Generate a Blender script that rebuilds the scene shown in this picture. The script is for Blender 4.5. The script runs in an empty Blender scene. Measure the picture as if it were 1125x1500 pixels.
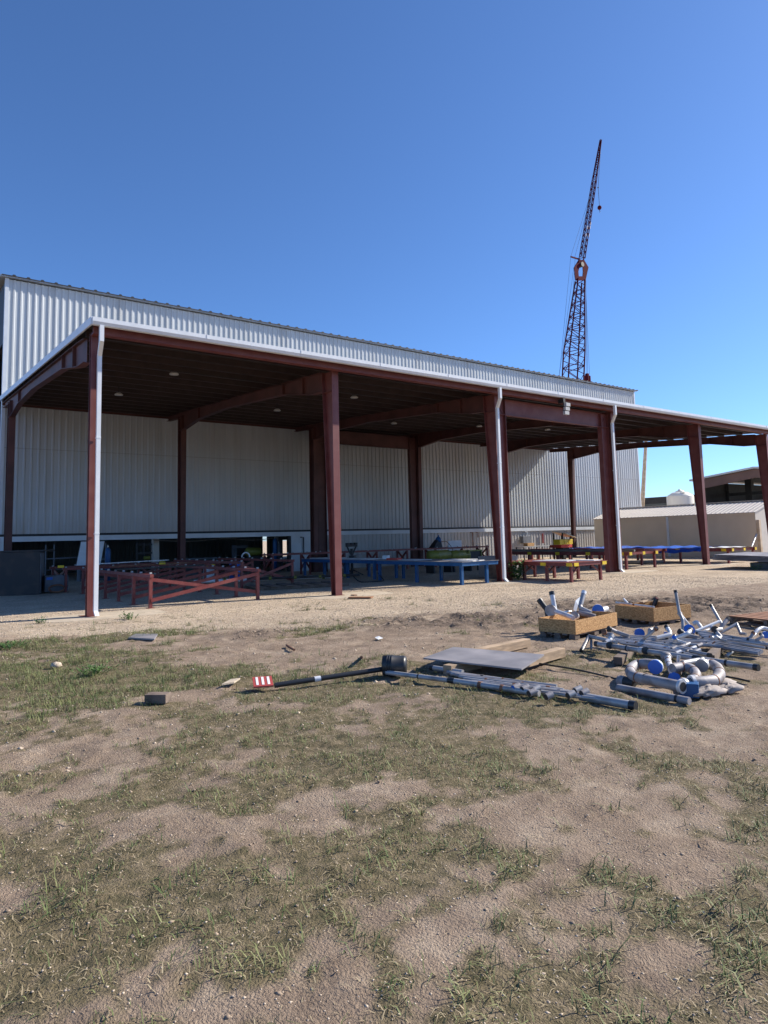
import bpy, math, random
import numpy as np
from mathutils import Vector, Matrix
random.seed(7); rng = np.random.default_rng(7)
S = bpy.context.scene
COL = S.collection
V = Vector

# ------------------------------------------------------------------ camera
F, YAW, PIT, ROL, CY, CZ = 995.8, math.radians(36.406), math.radians(5.583), math.radians(-1.455), 690.4, 1.8256
w_ = V((math.sin(YAW)*math.cos(PIT), math.cos(YAW)*math.cos(PIT), math.sin(PIT)))
r0 = V((math.cos(YAW), -math.sin(YAW), 0)); u0 = r0.cross(w_)
r_ = math.cos(ROL)*r0 + math.sin(ROL)*u0
u_ = -math.sin(ROL)*r0 + math.cos(ROL)*u0
cam = bpy.data.cameras.new('camera'); co = bpy.data.objects.new('camera', cam); COL.objects.link(co)
m = Matrix((r_, u_, -w_)).transposed().to_4x4(); m.translation = V((0, 0, CZ)); co.matrix_world = m
cam.sensor_fit = 'HORIZONTAL'; cam.sensor_width = 36; cam.lens = F/1125*36
cam.shift_y = (CY-750)/1125; cam.clip_end = 6000; cam.clip_start = 0.1
S.camera = co

def ray(x, y): return (x-562.5)/F*r_ - (y-CY)/F*u_ + w_
def G(x, y, z=0.0):
    d = ray(x, y); t = (z-CZ)/d.z; p = V((0, 0, CZ)) + t*d; return V((p.x, p.y, z))
def Yp(x, y, D): d = ray(x, y); return V((0, 0, CZ)) + d*(D/d.y)
def Xp(x, y, X): d = ray(x, y); return V((0, 0, CZ)) + d*(X/d.x)

# ------------------------------------------------------------------ light
sd = V((1, -0.27, 0.70)).normalized()
W = bpy.data.worlds.new('World'); S.world = W; W.use_nodes = True
nt = W.node_tree; bg = nt.nodes['Background']
sky = nt.nodes.new('ShaderNodeTexSky'); sky.sky_type = 'NISHITA'; sky.sun_disc = False
sky.sun_elevation = math.asin(sd.z); sky.sun_rotation = math.atan2(sd.x, sd.y)
sky.air_density = 0.8; sky.dust_density = 0.3; sky.ozone_density = 10.0; sky.altitude = 0
nt.links.new(sky.outputs[0], bg.inputs[0]); bg.inputs[1].default_value = 0.118
sl = bpy.data.lights.new('sun', 'SUN'); sl.energy = 5.0; sl.angle = math.radians(0.5); sl.color = (1, 0.92, 0.80)
so = bpy.data.objects.new('sun', sl); COL.objects.link(so)
so.rotation_euler = (-sd).to_track_quat('-Z', 'Y').to_euler()
S.view_settings.view_transform = 'Standard'; S.view_settings.look = 'None'
S.view_settings.exposure = 0.70; S.view_settings.gamma = 1

# ------------------------------------------------------------------ materials
def mat(name, col, rough=0.6, metal=0.0, var=0.12, scale=3.0, bump=0.0, bscale=40.0, stretch=(1, 1, 1), col2=None, thr=None, detail=4, spec=0.5):
    M = bpy.data.materials.new(name); M.use_nodes = True
    n = M.node_tree.nodes; L = M.node_tree.links; b = n['Principled BSDF']
    b.inputs['Roughness'].default_value = rough; b.inputs['Metallic'].default_value = metal
    b.inputs['Specular IOR Level'].default_value = spec
    tc = n.new('ShaderNodeTexCoord'); mp = n.new('ShaderNodeMapping'); mp.inputs['Scale'].default_value = stretch
    L.new(tc.outputs['Object'], mp.inputs[0])
    ns = n.new('ShaderNodeTexNoise'); ns.inputs['Scale'].default_value = scale; ns.inputs['Detail'].default_value = detail
    L.new(mp.outputs[0], ns.inputs[0])
    rp = n.new('ShaderNodeValToRGB'); L.new(ns.outputs[0], rp.inputs[0])
    c2 = col2 if col2 else [min(1, c*(1+var)) for c in col]
    c1 = col if col2 else [c*(1-var) for c in col]
    t = thr or (0.35, 0.65)
    rp.color_ramp.elements[0].position = t[0]; rp.color_ramp.elements[1].position = t[1]
    rp.color_ramp.elements[0].color = (*c1, 1); rp.color_ramp.elements[1].color = (*c2, 1)
    L.new(rp.outputs[0], b.inputs['Base Color'])
    if bump:
        nb = n.new('ShaderNodeTexNoise'); nb.inputs['Scale'].default_value = bscale; nb.inputs['Detail'].default_value = 5
        L.new(mp.outputs[0], nb.inputs[0])
        bp = n.new('ShaderNodeBump'); bp.inputs['Strength'].default_value = bump; bp.inputs['Distance'].default_value = 0.02
        L.new(nb.outputs[0], bp.inputs['Height']); L.new(bp.outputs[0], b.inputs['Normal'])
    return M

MT = dict(
    white_siding=mat('white_siding', (0.50, 0.53, 0.545), 0.45, var=0.06, scale=0.8, stretch=(2, 1, 0.25), bump=0.08, bscale=3),
    header=mat('white_trim', (0.60, 0.64, 0.68), 0.4, var=0.06, scale=1.5),
    gutter=mat('white_gutter', (0.72, 0.75, 0.78), 0.35, var=0.04),
    galv=mat('galvanised_roof', (0.42, 0.43, 0.44), 0.4, 0.4, var=0.1),
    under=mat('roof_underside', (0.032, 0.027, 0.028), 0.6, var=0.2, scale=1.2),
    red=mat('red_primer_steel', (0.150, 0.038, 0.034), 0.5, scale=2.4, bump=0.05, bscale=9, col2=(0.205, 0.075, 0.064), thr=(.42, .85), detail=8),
    red_shaded=mat('shaded_red_primer', (0.09, 0.031, 0.027), 0.6, var=0.25, scale=1.4),  # red primer copy with the shade under the canopy put into its colour
    red_rack=mat('red_rack_paint', (0.17, 0.030, 0.027), 0.5, scale=5, col2=(0.24, 0.07, 0.055), thr=(.45, .8), detail=7),
    purlin=mat('dark_purlin', (0.040, 0.026, 0.025), 0.45, var=0.2),
    dark=mat('black_steel', (0.02, 0.02, 0.022), 0.6, var=0.3),
    black=mat('black_plastic', (0.018, 0.02, 0.024), 0.4, var=0.2),
    blue=mat('blue_paint', (0.012, 0.085, 0.23), 0.45, var=0.15, scale=4),
    bluecap=mat('blue_plastic_cap', (0.02, 0.14, 0.55), 0.35, var=0.06, scale=8),
    tarp=mat('blue_tarpaulin', (0.02, 0.10, 0.50), 0.4, var=0.25, scale=5, bump=0.6, bscale=8),
    yellow=mat('yellow_paint', (0.75, 0.52, 0.02), 0.5, var=0.1),
    olive=mat('yellow_green_drum', (0.19, 0.19, 0.03), 0.5, var=0.2),
    orange=mat('red_tool_plastic', (0.55, 0.05, 0.03), 0.5, var=0.1),
    pipe=mat('grey_steel_pipe', (0.19, 0.165, 0.15), 0.45, 0.3, col2=(0.37, 0.365, 0.37), thr=(.30, .52), detail=7, scale=4, stretch=(1, 1, 1)),
    pipe_light=mat('bright_steel_pipe', (0.40, 0.37, 0.35), 0.42, 0.25, col2=(0.60, 0.60, 0.61), thr=(.3, .5), detail=6, scale=6),
    pipe_dull=mat('dull_cast_pipe', (0.17, 0.14, 0.13), 0.62, 0.2, col2=(0.30, 0.285, 0.295), thr=(.32, .55), detail=7, scale=6, bump=0.15, bscale=30),
    tanpipe=mat('weathered_tan_pipe', (0.20, 0.18, 0.15), 0.6, var=0.2),
    white=mat('white_sheet', (0.75, 0.76, 0.77), 0.5, var=0.05),
    cream=mat('cream_sheet', (0.72, 0.68, 0.50), 0.5, var=0.06),
    timber=mat('sawn_timber', (0.36, 0.26, 0.17), 0.8, var=0.25, scale=4, stretch=(1, 1, 6), bump=0.2),
    pallet=mat('grey_pallet_wood', (0.16, 0.12, 0.095), 0.85, var=0.35, scale=5, bump=0.3),
    brownwood=mat('brown_board', (0.26, 0.12, 0.06), 0.8, var=0.25, scale=6, bump=0.2),
    osb=mat('osb_board', (0.31, 0.155, 0.052), 0.75, scale=26, col2=(0.56, 0.33, 0.135), thr=(0.38, 0.62), bump=0.15, bscale=40, stretch=(1, 1, 2.2)),
    concrete=mat('concrete', (0.45, 0.38, 0.29), 0.85, var=0.12, scale=2.5, bump=0.25, bscale=30),
    tan=mat('tan_siding', (0.72, 0.61, 0.47), 0.6, var=0.04, scale=1.0),
    tanroof=mat('tan_metal_roof', (0.52, 0.47, 0.42), 0.45, var=0.04),
    tantrim=mat('tan_trim', (0.55, 0.50, 0.44), 0.5, var=0.04),
    tank=mat('white_poly_tank', (0.72, 0.68, 0.60), 0.5, var=0.05, scale=1.0),
    brown=mat('brown_metal_fascia', (0.17, 0.085, 0.06), 0.55, var=0.12, scale=.6),
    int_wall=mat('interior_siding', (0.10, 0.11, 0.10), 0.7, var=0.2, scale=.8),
    darkbox=mat('rusty_black_steel', (0.035, 0.033, 0.034), 0.65, scale=2.2, col2=(0.085, 0.06, 0.05), thr=(0.5, 0.8), bump=0.2, bscale=6),
    darkside=mat('grey_steel', (0.12, 0.13, 0.15), 0.6, var=0.25, scale=2),
    plate=mat('steel_plate', (0.20, 0.195, 0.21), 0.55, 0.2, scale=1.6, col2=(0.34, 0.32, 0.33), thr=(0.42, 0.72), bump=0.05),
    rust=mat('rusty_steel', (0.20, 0.09, 0.05), 0.8, var=0.35, scale=6, bump=0.2),
    crane=mat('crane_red', (0.080, 0.008, 0.018), 0.9, var=0.12, scale=.5, spec=.12),
    cranewhite=mat('crane_white_band', (0.65, 0.6, 0.62), 0.5, var=0.05),
    lamp=mat('lamp_glass', (0.45, 0.45, 0.44), 0.5, var=0.03),
    signred=mat('sign_red', (0.38, 0.06, 0.05), 0.5, var=0.06),
    cloth=mat('pale_rag', (0.33, 0.29, 0.27), 0.9, var=0.1, scale=5, bump=0.4, bscale=14),
    film=mat('clear_film', (0.6, 0.62, 0.66), 0.25, var=0.1, scale=9),
    leaf=mat('weed_leaf', (0.045, 0.11, 0.025), 0.6, scale=9, col2=(0.10, 0.19, 0.045)),
    boomtan=mat('rusted_cream_boom', (0.50, 0.36, 0.22), 0.6, scale=2.5, col2=(0.62, 0.50, 0.36), thr=(.4, .6)),
    stone=mat('loose_stone', (0.17, 0.14, 0.115), 0.9, scale=1.7, col2=(0.62, 0.51, 0.39), thr=(.35, .6), stretch=(40, 40, 40)),
    clod=mat('mud_clod', (0.20, 0.15, 0.11), 0.95, scale=12, col2=(0.40, 0.31, 0.225), bump=0.4),
)
# faint rust run-off on the siding: extra node chain driven by height
def rust_siding(M):
    n = M.node_tree.nodes; L = M.node_tree.links; b = n['Principled BSDF']
    src = b.inputs['Base Color'].links[0].from_socket
    tc = n.new('ShaderNodeTexCoord'); sp = n.new('ShaderNodeSeparateXYZ'); L.new(tc.outputs['Object'], sp.inputs[0])
    mr = n.new('ShaderNodeMapRange'); mr.inputs['From Min'].default_value = 3.4; mr.inputs['From Max'].default_value = 2.4
    mr.inputs['To Min'].default_value = 0; mr.inputs['To Max'].default_value = 0.5; L.new(sp.outputs['Z'], mr.inputs[0])
    mp = n.new('ShaderNodeMapping'); mp.inputs['Scale'].default_value = (3.3, 1, 0.25); L.new(tc.outputs['Object'], mp.inputs[0])
    ns = n.new('ShaderNodeTexNoise'); ns.inputs['Scale'].default_value = 1.0; ns.inputs['Detail'].default_value = 3; L.new(mp.outputs[0], ns.inputs[0])
    mu = n.new('ShaderNodeMath'); mu.operation = 'MULTIPLY'; L.new(mr.outputs[0], mu.inputs[0]); L.new(ns.outputs[0], mu.inputs[1])
    mx = n.new('ShaderNodeMix'); mx.data_type = 'RGBA'; L.new(mu.outputs[0], mx.inputs[0]); L.new(src, mx.inputs[6])
    mx.inputs[7].default_value = (0.30, 0.17, 0.08, 1)
    a_ = n.new('ShaderNodeMath'); a_.operation = 'SUBTRACT'; L.new(sp.outputs['Z'], a_.inputs[0]); a_.inputs[1].default_value = 6.45
    b2 = n.new('ShaderNodeMath'); b2.operation = 'ABSOLUTE'; L.new(a_.outputs[0], b2.inputs[0])
    c2 = n.new('ShaderNodeMath'); c2.operation = 'LESS_THAN'; L.new(b2.outputs[0], c2.inputs[0]); c2.inputs[1].default_value = .018
    d2 = n.new('ShaderNodeMath'); d2.operation = 'MULTIPLY'; L.new(c2.outputs[0], d2.inputs[0]); d2.inputs[1].default_value = .35
    m2_ = n.new('ShaderNodeMix'); m2_.data_type = 'RGBA'; L.new(d2.outputs[0], m2_.inputs[0]); L.new(mx.outputs[2], m2_.inputs[6]); m2_.inputs[7].default_value = (.16, .13, .10, 1)
    ns2 = n.new('ShaderNodeTexNoise'); ns2.inputs['Scale'].default_value = 1.0; ns2.inputs['Detail'].default_value = 6
    mp2 = n.new('ShaderNodeMapping'); mp2.inputs['Scale'].default_value = (1.6, 1, .12); L.new(tc.outputs['Object'], mp2.inputs[0]); L.new(mp2.outputs[0], ns2.inputs[0])
    r2_ = n.new('ShaderNodeMapRange'); r2_.inputs['From Min'].default_value = .52; r2_.inputs['From Max'].default_value = .75; r2_.inputs['To Max'].default_value = .30; L.new(ns2.outputs[0], r2_.inputs[0])
    m3_ = n.new('ShaderNodeMix'); m3_.data_type = 'RGBA'; L.new(r2_.outputs[0], m3_.inputs[0]); L.new(m2_.outputs[2], m3_.inputs[6]); m3_.inputs[7].default_value = (.27, .235, .19, 1)
    L.new(m3_.outputs[2], b.inputs['Base Color'])
rust_siding(MT['white_siding'])

# ------------------------------------------------------------------ mesh helpers
class MB:
    def __init__(s): s.v = []; s.f = []; s.smooth = []
    def add(s, vs, fs, sm=False):
        o = len(s.v); s.v += [tuple(v) for v in vs]
        for f in fs: s.f.append([i+o for i in f]); s.smooth.append(sm)
        return s
    def box(s, x0, y0, z0, x1, y1, z1):
        v = [(x0, y0, z0), (x1, y0, z0), (x1, y1, z0), (x0, y1, z0), (x0, y0, z1), (x1, y0, z1), (x1, y1, z1), (x0, y1, z1)]
        return s.add(v, [(3, 2, 1, 0), (4, 5, 6, 7), (0, 1, 5, 4), (1, 2, 6, 5), (2, 3, 7, 6), (3, 0, 4, 7)])
    def hexa(s, v):   # 8 corners, bottom 4 then top 4
        return s.add(v, [(3, 2, 1, 0), (4, 5, 6, 7), (0, 1, 5, 4), (1, 2, 6, 5), (2, 3, 7, 6), (3, 0, 4, 7)])
    def bar(s, p, q, w, h, up=(0, 0, 1)):   # rectangular bar from p to q
        p = V(p); q = V(q); d = (q-p).normalized(); up = V(up)
        if abs(d.dot(up)) > 0.98: up = V((0, 1, 0)) if abs(d.y) < .9 else V((1, 0, 0))
        a = d.cross(up).normalized(); b = a.cross(d)
        v = []
        for e in (p, q):
            for (i, j) in ((-1, -1), (1, -1), (1, 1), (-1, 1)): v.append(e+a*(w/2*i)+b*(h/2*j))
        return s.add(v, [(0, 1, 2, 3), (7, 6, 5, 4), (0, 4, 5, 1), (1, 5, 6, 2), (2, 6, 7, 3), (3, 7, 4, 0)])
    def tube(s, pts, r, n=12, caps=True, hollow=0.0):
        pts = [V(p) for p in pts]; R = r if isinstance(r, (list, tuple)) else [r]*len(pts)
        t0 = (pts[1]-pts[0]).normalized(); up = V((0, 0, 1)) if abs(t0.z) < .9 else V((1, 0, 0))
        a = t0.cross(up).normalized(); vs = []; N = len(pts)
        for i, p in enumerate(pts):
            t = (pts[min(i+1, N-1)]-pts[max(i-1, 0)]).normalized()
            a = (a - t*a.dot(t)).normalized(); b = t.cross(a)
            for k in range(n):
                an = 2*math.pi*k/n; vs.append(p + (a*math.cos(an)+b*math.sin(an))*R[i])
        fs = []
        for i in range(N-1):
            for k in range(n):
                k2 = (k+1) % n; fs.append((i*n+k, i*n+k2, (i+1)*n+k2, (i+1)*n+k))
        s.add(vs, fs, True)
        if caps: s.add(vs[:n], [tuple(range(n))[::-1]]); s.add(vs[-n:], [tuple(range(n))])
        return s
    def cyl(s, p, q, r, n=14): return s.tube([p, q], r, n)
    def lathe(s, c, prof, n=32, axis=(0, 0, 1)):
        ax = V(axis).normalized(); up = V((0, 0, 1)) if abs(ax.z) < .9 else V((1, 0, 0))
        a = ax.cross(up).normalized(); b = ax.cross(a); c = V(c); vs = []; fs = []
        for (r, h) in prof:
            for k in range(n):
                an = 2*math.pi*k/n; vs.append(c+ax*h+(a*math.cos(an)+b*math.sin(an))*r)
        for i in range(len(prof)-1):
            for k in range(n):
                k2 = (k+1) % n; fs.append((i*n+k, (i+1)*n+k, (i+1)*n+k2, i*n+k2))
        return s.add(vs, fs, True)
    def prism(s, poly, vec):   # extrude polygon by vec
        vec = V(vec); n = len(poly); v = [V(p) for p in poly]+[V(p)+vec for p in poly]
        return s.add(v, [tuple(range(n))[::-1], tuple(range(n, 2*n))]+[(i, (i+1) % n, (i+1) % n+n, i+n) for i in range(n)])
    def build(s, name, material, parent=None, origin=None, bevel=0):
        o = V(origin) if origin is not None else (V(parent['base']) if parent is not None and 'base' in parent else V((0, 0, 0)))
        me = bpy.data.meshes.new(name); me.from_pydata([tuple(V(v)-o) for v in s.v], [], s.f)
        me.polygons.foreach_set('use_smooth', s.smooth); me.update()
        import bmesh
        bm = bmesh.new(); bm.from_mesh(me); bmesh.ops.recalc_face_normals(bm, faces=bm.faces); bm.to_mesh(me); bm.free()
        me.materials.append(MT[material] if isinstance(material, str) else material)
        ob = bpy.data.objects.new(name, me); COL.objects.link(ob)
        if parent is not None: ob.parent = parent
        else: ob.location = o
        ORI[ob.name] = o
        if bevel:
            bv = ob.modifiers.new('bevel', 'BEVEL'); bv.width = bevel; bv.segments = 2; bv.limit_method = 'ANGLE'
        return ob
ORI = {}
def tag(o, label, cat, group=None):
    o['label'] = label; o['category'] = cat
    if group: o['group'] = group
    return o
def thing(name, loc, label, cat, group=None):
    o = bpy.data.objects.new(name, None); COL.objects.link(o); o.location = V(loc); o['base'] = tuple(V(loc)); o.empty_display_size = .2
    return tag(o, label, cat, group)
def part(name, mb, material, parent, bevel=0, label=None):
    root = parent
    while root.parent is not None: root = root.parent
    o = mb.build(name, material, parent, origin=V(root['base']), bevel=bevel)
    if label: o['label'] = label
    return o
def single(name, mb, material, base, label, cat, group=None, bevel=0):
    o = mb.build(name, material, None, origin=V(base), bevel=bevel)
    return tag(o, label, cat, group)
def kids(o): return [c for c in bpy.data.objects if c.parent == o]
def dup(o, loc, label=None, rotz=None, scale=None):
    c = o.copy(); COL.objects.link(c); c.location = V(loc)
    if label: c['label'] = label
    if rotz is not None: c.rotation_euler[2] = rotz
    if scale: c.scale = scale
    for k in kids(o):
        d = k.copy(); COL.objects.link(d); d.parent = c
        for g in kids(k):
            e = g.copy(); COL.objects.link(e); e.parent = d
    return c
def curve(pts, n=8):     # catmull-rom
    P = [V(p) for p in pts]; P = [2*P[0]-P[1]]+P+[2*P[-1]-P[-2]]; out = []
    for i in range(1, len(P)-2):
        for k in range(n):
            t = k/n; a, b, c, d = P[i-1:i+3]
            out.append(.5*((2*b)+(c-a)*t+(2*a-5*b+4*c-d)*t*t+(3*b-a-3*c+d)*t**3))
    out.append(P[-2]); return out

# ------------------------------------------------------------------ ground
def vnoise(x, y, seed):
    xi = np.floor(x).astype(int); yi = np.floor(y).astype(int); fx = x-xi; fy = y-yi
    fx = fx*fx*(3-2*fx); fy = fy*fy*(3-2*fy)
    def h(a, b):
        n = (a*374761393 + b*668265263 + seed*974634777) & 0xffffffff
        n = ((n ^ (n >> 13))*1274126177) & 0xffffffff
        return ((n ^ (n >> 16)) & 0xffff)/65535.0
    return (h(xi, yi)*(1-fx)+h(xi+1, yi)*fx)*(1-fy)+(h(xi, yi+1)*(1-fx)+h(xi+1, yi+1)*fx)*fy
def fbm(x, y, sc, seed, o=4):
    r = 0; a = 1; t = 0
    for k in range(o): r = r+a*vnoise(x*sc*2**k+31.7*k, y*sc*2**k-17.3*k, seed+k); t += a; a *= .5
    return r/t
def sm(a, b, x): t = np.clip((x-a)/(b-a), 0, 1); return t*t*(3-2*t)
def blob(x, y, cx, cy, rx, ry, rot=0):
    c, s = math.cos(rot), math.sin(rot); dx = x-cx; dy = y-cy
    return np.exp(-(((dx*c+dy*s)/rx)**2+((-dx*s+dy*c)/ry)**2))
def masks(x, y):
    n1 = fbm(x, y, .55, 3); n2 = fbm(x, y, 1.9, 11); n3 = fbm(x, y, .22, 23)
    yb = np.where(x < 9, 15.6-.55*(x-2), 11.75)
    gravel = sm(-.6, .6, y-yb+(n1-.5)*3.4+(fbm(x, y, 5, 211)-.5)*2.0)
    gravel = np.maximum(gravel, sm(17.0, 18.0, y))
    mud = np.clip(1.5*blob(x, y, 10.3, 11.0, 2.8, 1.2, -.7)+blob(x, y, 15.8, 9.6, 3.4, 2.1, -.75)*1.5+.8*blob(x, y, 6.0, 12.6, 1.0, .7), 0, 1)*sm(.36, .54, n2+.1)
    g = .95*blob(x, y, 2.2, 10.2, 2.3, 4.0)+.8*blob(x, y, 5.2, 8.0, 2.2, 1.9)+.7*blob(x, y, 9.6, 5.3, 1.6, 1.0)+.8*blob(x, y, 3.2, 14.4, 2.6, .9, -.12)+.5*blob(x, y, 7, 11.8, 1.3, .5)
    g = g+.55*blob(x, y, 8.0, 6.3, 1.2, .6)+.55*sm(7.5, 4.5, y)*sm(9, 6, x)+.5*blob(x, y, 5.6, 16.9, .7, .35)
    bare = .9*blob(x, y, 3.3, 8.6, 1.0, .9)+.6*blob(x, y, 7.2, 9.4, 2.0, .8, -.6)
    n5 = fbm(x, y, 6.5, 201, 4)
    grass = sm(.38, .60, g*1.0-bare*.7+(n2-.5)*1.5+(n1-.5)*.7+(n5-.5)*1.1)*sm(18, 16.9, y)*sm(15, 12, x)
    return gravel, mud, grass
def gz(x, y):
    gr, mu, gs = masks(x, y)
    near = sm(18.2, 16.5, y)*sm(-12, -4, x)*sm(26, 18, x)
    z = (fbm(x, y, .5, 51)-.5)*.10*(1-gr)*near + (fbm(x, y, 3.2, 71)-.5)*.035*near*(1-gr*.6)
    z = z+mu*((fbm(x, y, 4.5, 91, 4)-.5)*.23+.01)
    rut = np.sin((x*.55+y*.83)*5.2+2*fbm(x, y, .8, 5))*.018*blob(x, y, 15.5, 9.3, 4, 2.2, -.7)
    for (px0, py0, dx, dy, gap) in ((2.5, 3.0, .80, .60, 1.55), (0.5, 6.4, .86, .51, 1.6)):
        for o_ in (0, gap):
            d_ = (x-px0)*(-dy)+(y-py0)*dx-o_+.25*(fbm(x, y, .3, 77)-.5); t_ = (x-px0)*dx+(y-py0)*dy
            tr = np.exp(-(d_/.13)**2)*sm(.30, .6, fbm(x, y, .45, 88)); z = z-near*(1-gr*.7)*tr*(.022+.012*np.sin(t_*34+np.abs(d_)*22))
    z = z+near*(1-gr)*np.clip(fbm(x, y, 9, 131, 3)-.62, 0, 1)*.14
    return z+rut-.012*near
def axis_lines(d0, d1, step, far):
    a = list(np.arange(d0, d1, step)); s = step; x = d1
    while x < far: a.append(x); s *= 1.16; x += s
    a.append(far); b = []; s = step; x = d0-step
    while x > -far: b.append(x); s *= 1.16; x -= s
    b.append(-far); return np.array(sorted(b)+a)
xs = axis_lines(-3, 20, .055, 3000); ys = axis_lines(1.0, 19, .05, 3000)
X, Y = np.meshgrid(xs, ys); Z = gz(X, Y)
nx, ny = len(xs), len(ys)
me = bpy.data.meshes.new('ground'); verts = np.stack([X, Y, Z], -1).reshape(-1, 3)
idx = np.arange(nx*ny).reshape(ny, nx); quads = np.stack([idx[:-1, :-1], idx[:-1, 1:], idx[1:, 1:], idx[1:, :-1]], -1).reshape(-1, 4)
def mesh_np(me, verts, faces, k):
    me.vertices.add(len(verts)); me.vertices.foreach_set('co', verts.astype(np.float32).ravel())
    me.loops.add(len(faces)*k); me.loops.foreach_set('vertex_index', faces.astype(np.int32).ravel())
    me.polygons.add(len(faces)); me.polygons.foreach_set('loop_start', np.arange(0, len(faces)*k, k, dtype=np.int32))
    me.update(calc_edges=True); me.validate()
mesh_np(me, verts, quads, 4)
me.polygons.foreach_set('use_smooth', [True]*len(quads))
gr, mu, gs = masks(X, Y)
at = me.color_attributes.new('zones', 'FLOAT_COLOR', 'POINT')
at.data.foreach_set('color', np.stack([gr, mu, gs, np.ones_like(gr)], -1).astype(np.float32).ravel())
GM = bpy.data.materials.new('ground_soil'); GM.use_nodes = True
n = GM.node_tree.nodes; L = GM.node_tree.links; b = n['Principled BSDF']; b.inputs['Roughness'].default_value = 0.95
b.inputs['Specular IOR Level'].default_value = .2
tc = n.new('ShaderNodeTexCoord'); ca = n.new('ShaderNodeVertexColor'); ca.layer_name = 'zones'
sc_ = n.new('ShaderNodeSeparateColor'); L.new(ca.outputs[0], sc_.inputs[0])
def noise(sc, det=5, rough=.6):
    q = n.new('ShaderNodeTexNoise'); q.inputs['Scale'].default_value = sc; q.inputs['Detail'].default_value = det; q.inputs['Roughness'].default_value = rough
    L.new(tc.outputs['Object'], q.inputs[0]); return q.outputs[0]
def ramp(src, cols):
    q = n.new('ShaderNodeValToRGB'); L.new(src, q.inputs[0]); e = q.color_ramp.elements
    while len(e) < len(cols): e.new(.5)
    for i, (p, c) in enumerate(cols): e[i].position = p; e[i].color = (*c, 1)
    return q.outputs[0]
def mixc(f, a, b_):
    q = n.new('ShaderNodeMix'); q.data_type = 'RGBA'
    if isinstance(f, float): q.inputs[0].default_value = f
    else: L.new(f, q.inputs[0])
    L.new(a, q.inputs[6]); L.new(b_, q.inputs[7]); return q.outputs[2]
vo = n.new('ShaderNodeTexVoronoi'); vo.inputs['Scale'].default_value = 26; L.new(tc.outputs['Object'], vo.inputs[0])
vs_ = n.new('ShaderNodeSeparateColor'); L.new(vo.outputs['Color'], vs_.inputs[0])
c_gr = ramp(vs_.outputs[0], [(0, (0.27, 0.215, 0.16)), (.3, (0.48, 0.385, 0.28)), (.75, (0.60, 0.48, 0.35)), (1, (0.72, 0.61, 0.48))])
c_gr = mixc(ramp(noise(1.1), [(.35, (0, 0, 0)), (.7, (.55, .55, .55))]), c_gr, ramp(noise(9), [(.3, (.40, .31, .22)), (.7, (.56, .44, .31))]))
c_gr0 = c_gr
c_di = ramp(noise(2.2, 8, .7), [(.28, (.18, .135, .10)), (.5, (.31, .235, .175)), (.70, (.46, .37, .28))])
c_mu = ramp(noise(7, 6), [(.35, (.085, .066, .054)), (.65, (.24, .18, .135))])
c_di = mixc(ramp(noise(.9, 8, .75), [(.42, (0, 0, 0)), (.62, (.6, .6, .6))]), c_di, ramp(noise(34, 4), [(.35, (.15, .108, .078)), (.65, (.30, .225, .16))]))
c_gs = ramp(noise(9, 7, .7), [(.33, (.075, .070, .036)), (.5, (.16, .13, .075)), (.68, (.26, .205, .135))])
c_gr = mixc(ramp(noise(.5, 6, .65), [(.46, (0, 0, 0)), (.66, (.55, .55, .55))]), c_gr, c_di); c = mixc(sc_.outputs[0], c_di, c_gr); c = mixc(sc_.outputs[1], c, c_mu); c = mixc(sc_.outputs[2], c, c_gs)
L.new(c, b.inputs['Base Color'])
bp = n.new('ShaderNodeBump'); bp.inputs['Strength'].default_value = .9; bp.inputs['Distance'].default_value = .03
ad = n.new('ShaderNodeMath'); ad.operation = 'ADD'; L.new(noise(22, 6, .7), ad.inputs[0]); L.new(noise(75, 3), ad.inputs[1])
L.new(ad.outputs[0], bp.inputs['Height']); L.new(bp.outputs[0], b.inputs['Normal'])
me.materials.append(GM); go = bpy.data.objects.new('ground', me); COL.objects.link(go); go['kind'] = 'structure'

# loose stones, clods, grass : uncountable stuff
def scatter_mesh(name, px, py, size, material, flat=.6, seed=1):
    r = np.random.default_rng(seed); N = len(px)
    base = np.array([(1, 0, 0), (-1, 0, 0), (0, 1, 0), (0, -1, 0), (0, 0, 1), (0, 0, -1)], float)
    f = np.array([(0, 2, 4), (2, 1, 4), (1, 3, 4), (3, 0, 4), (2, 0, 5), (1, 2, 5), (3, 1, 5), (0, 3, 5)])
    v = np.repeat(base[None], N, 0)*(1+.5*(r.random((N, 6, 1))-.5))
    v[:, :, 2] *= flat; an = r.random(N)*6.28; c, s = np.cos(an)[:, None], np.sin(an)[:, None]
    el = .6+.8*r.random(N)[:, None]
    x = v[:, :, 0]*el; y = v[:, :, 1]; tilt = (r.random(N)[:, None]-.5)*.8
    v2 = np.stack([x*c-y*s, x*s+y*c, v[:, :, 2]+x*tilt*.5], -1)*size[:, None, None]
    v2 += np.stack([px, py, gz(px, py)+size*flat*.05], -1)[:, None, :]
    fa = (f[None]+(np.arange(N)*6)[:, None, None]).reshape(-1, 3)
    me = bpy.data.meshes.new(name); mesh_np(me, v2.reshape(-1, 3), fa, 3); me.materials.append(MT[material])
    o = bpy.data.objects.new(name, me); COL.objects.link(o); o['kind'] = 'stuff'; return o
N = 90000; px = rng.uniform(-2, 26, N); py = rng.uniform(6, 24, N); g_, m_, s_ = masks(px, py)
k = rng.random(N) < (g_*.62+.05)*(py < 24); px, py = px[k], py[k]
scatter_mesh('gravel', px, py, rng.uniform(.006, .022, len(px))*(1+.8*(rng.random(len(px)) > .95)), 'stone', seed=4)
N = 30000; px = rng.uniform(0, 20, N); py = rng.uniform(2, 16, N); g_, m_, s_ = masks(px, py)
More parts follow.
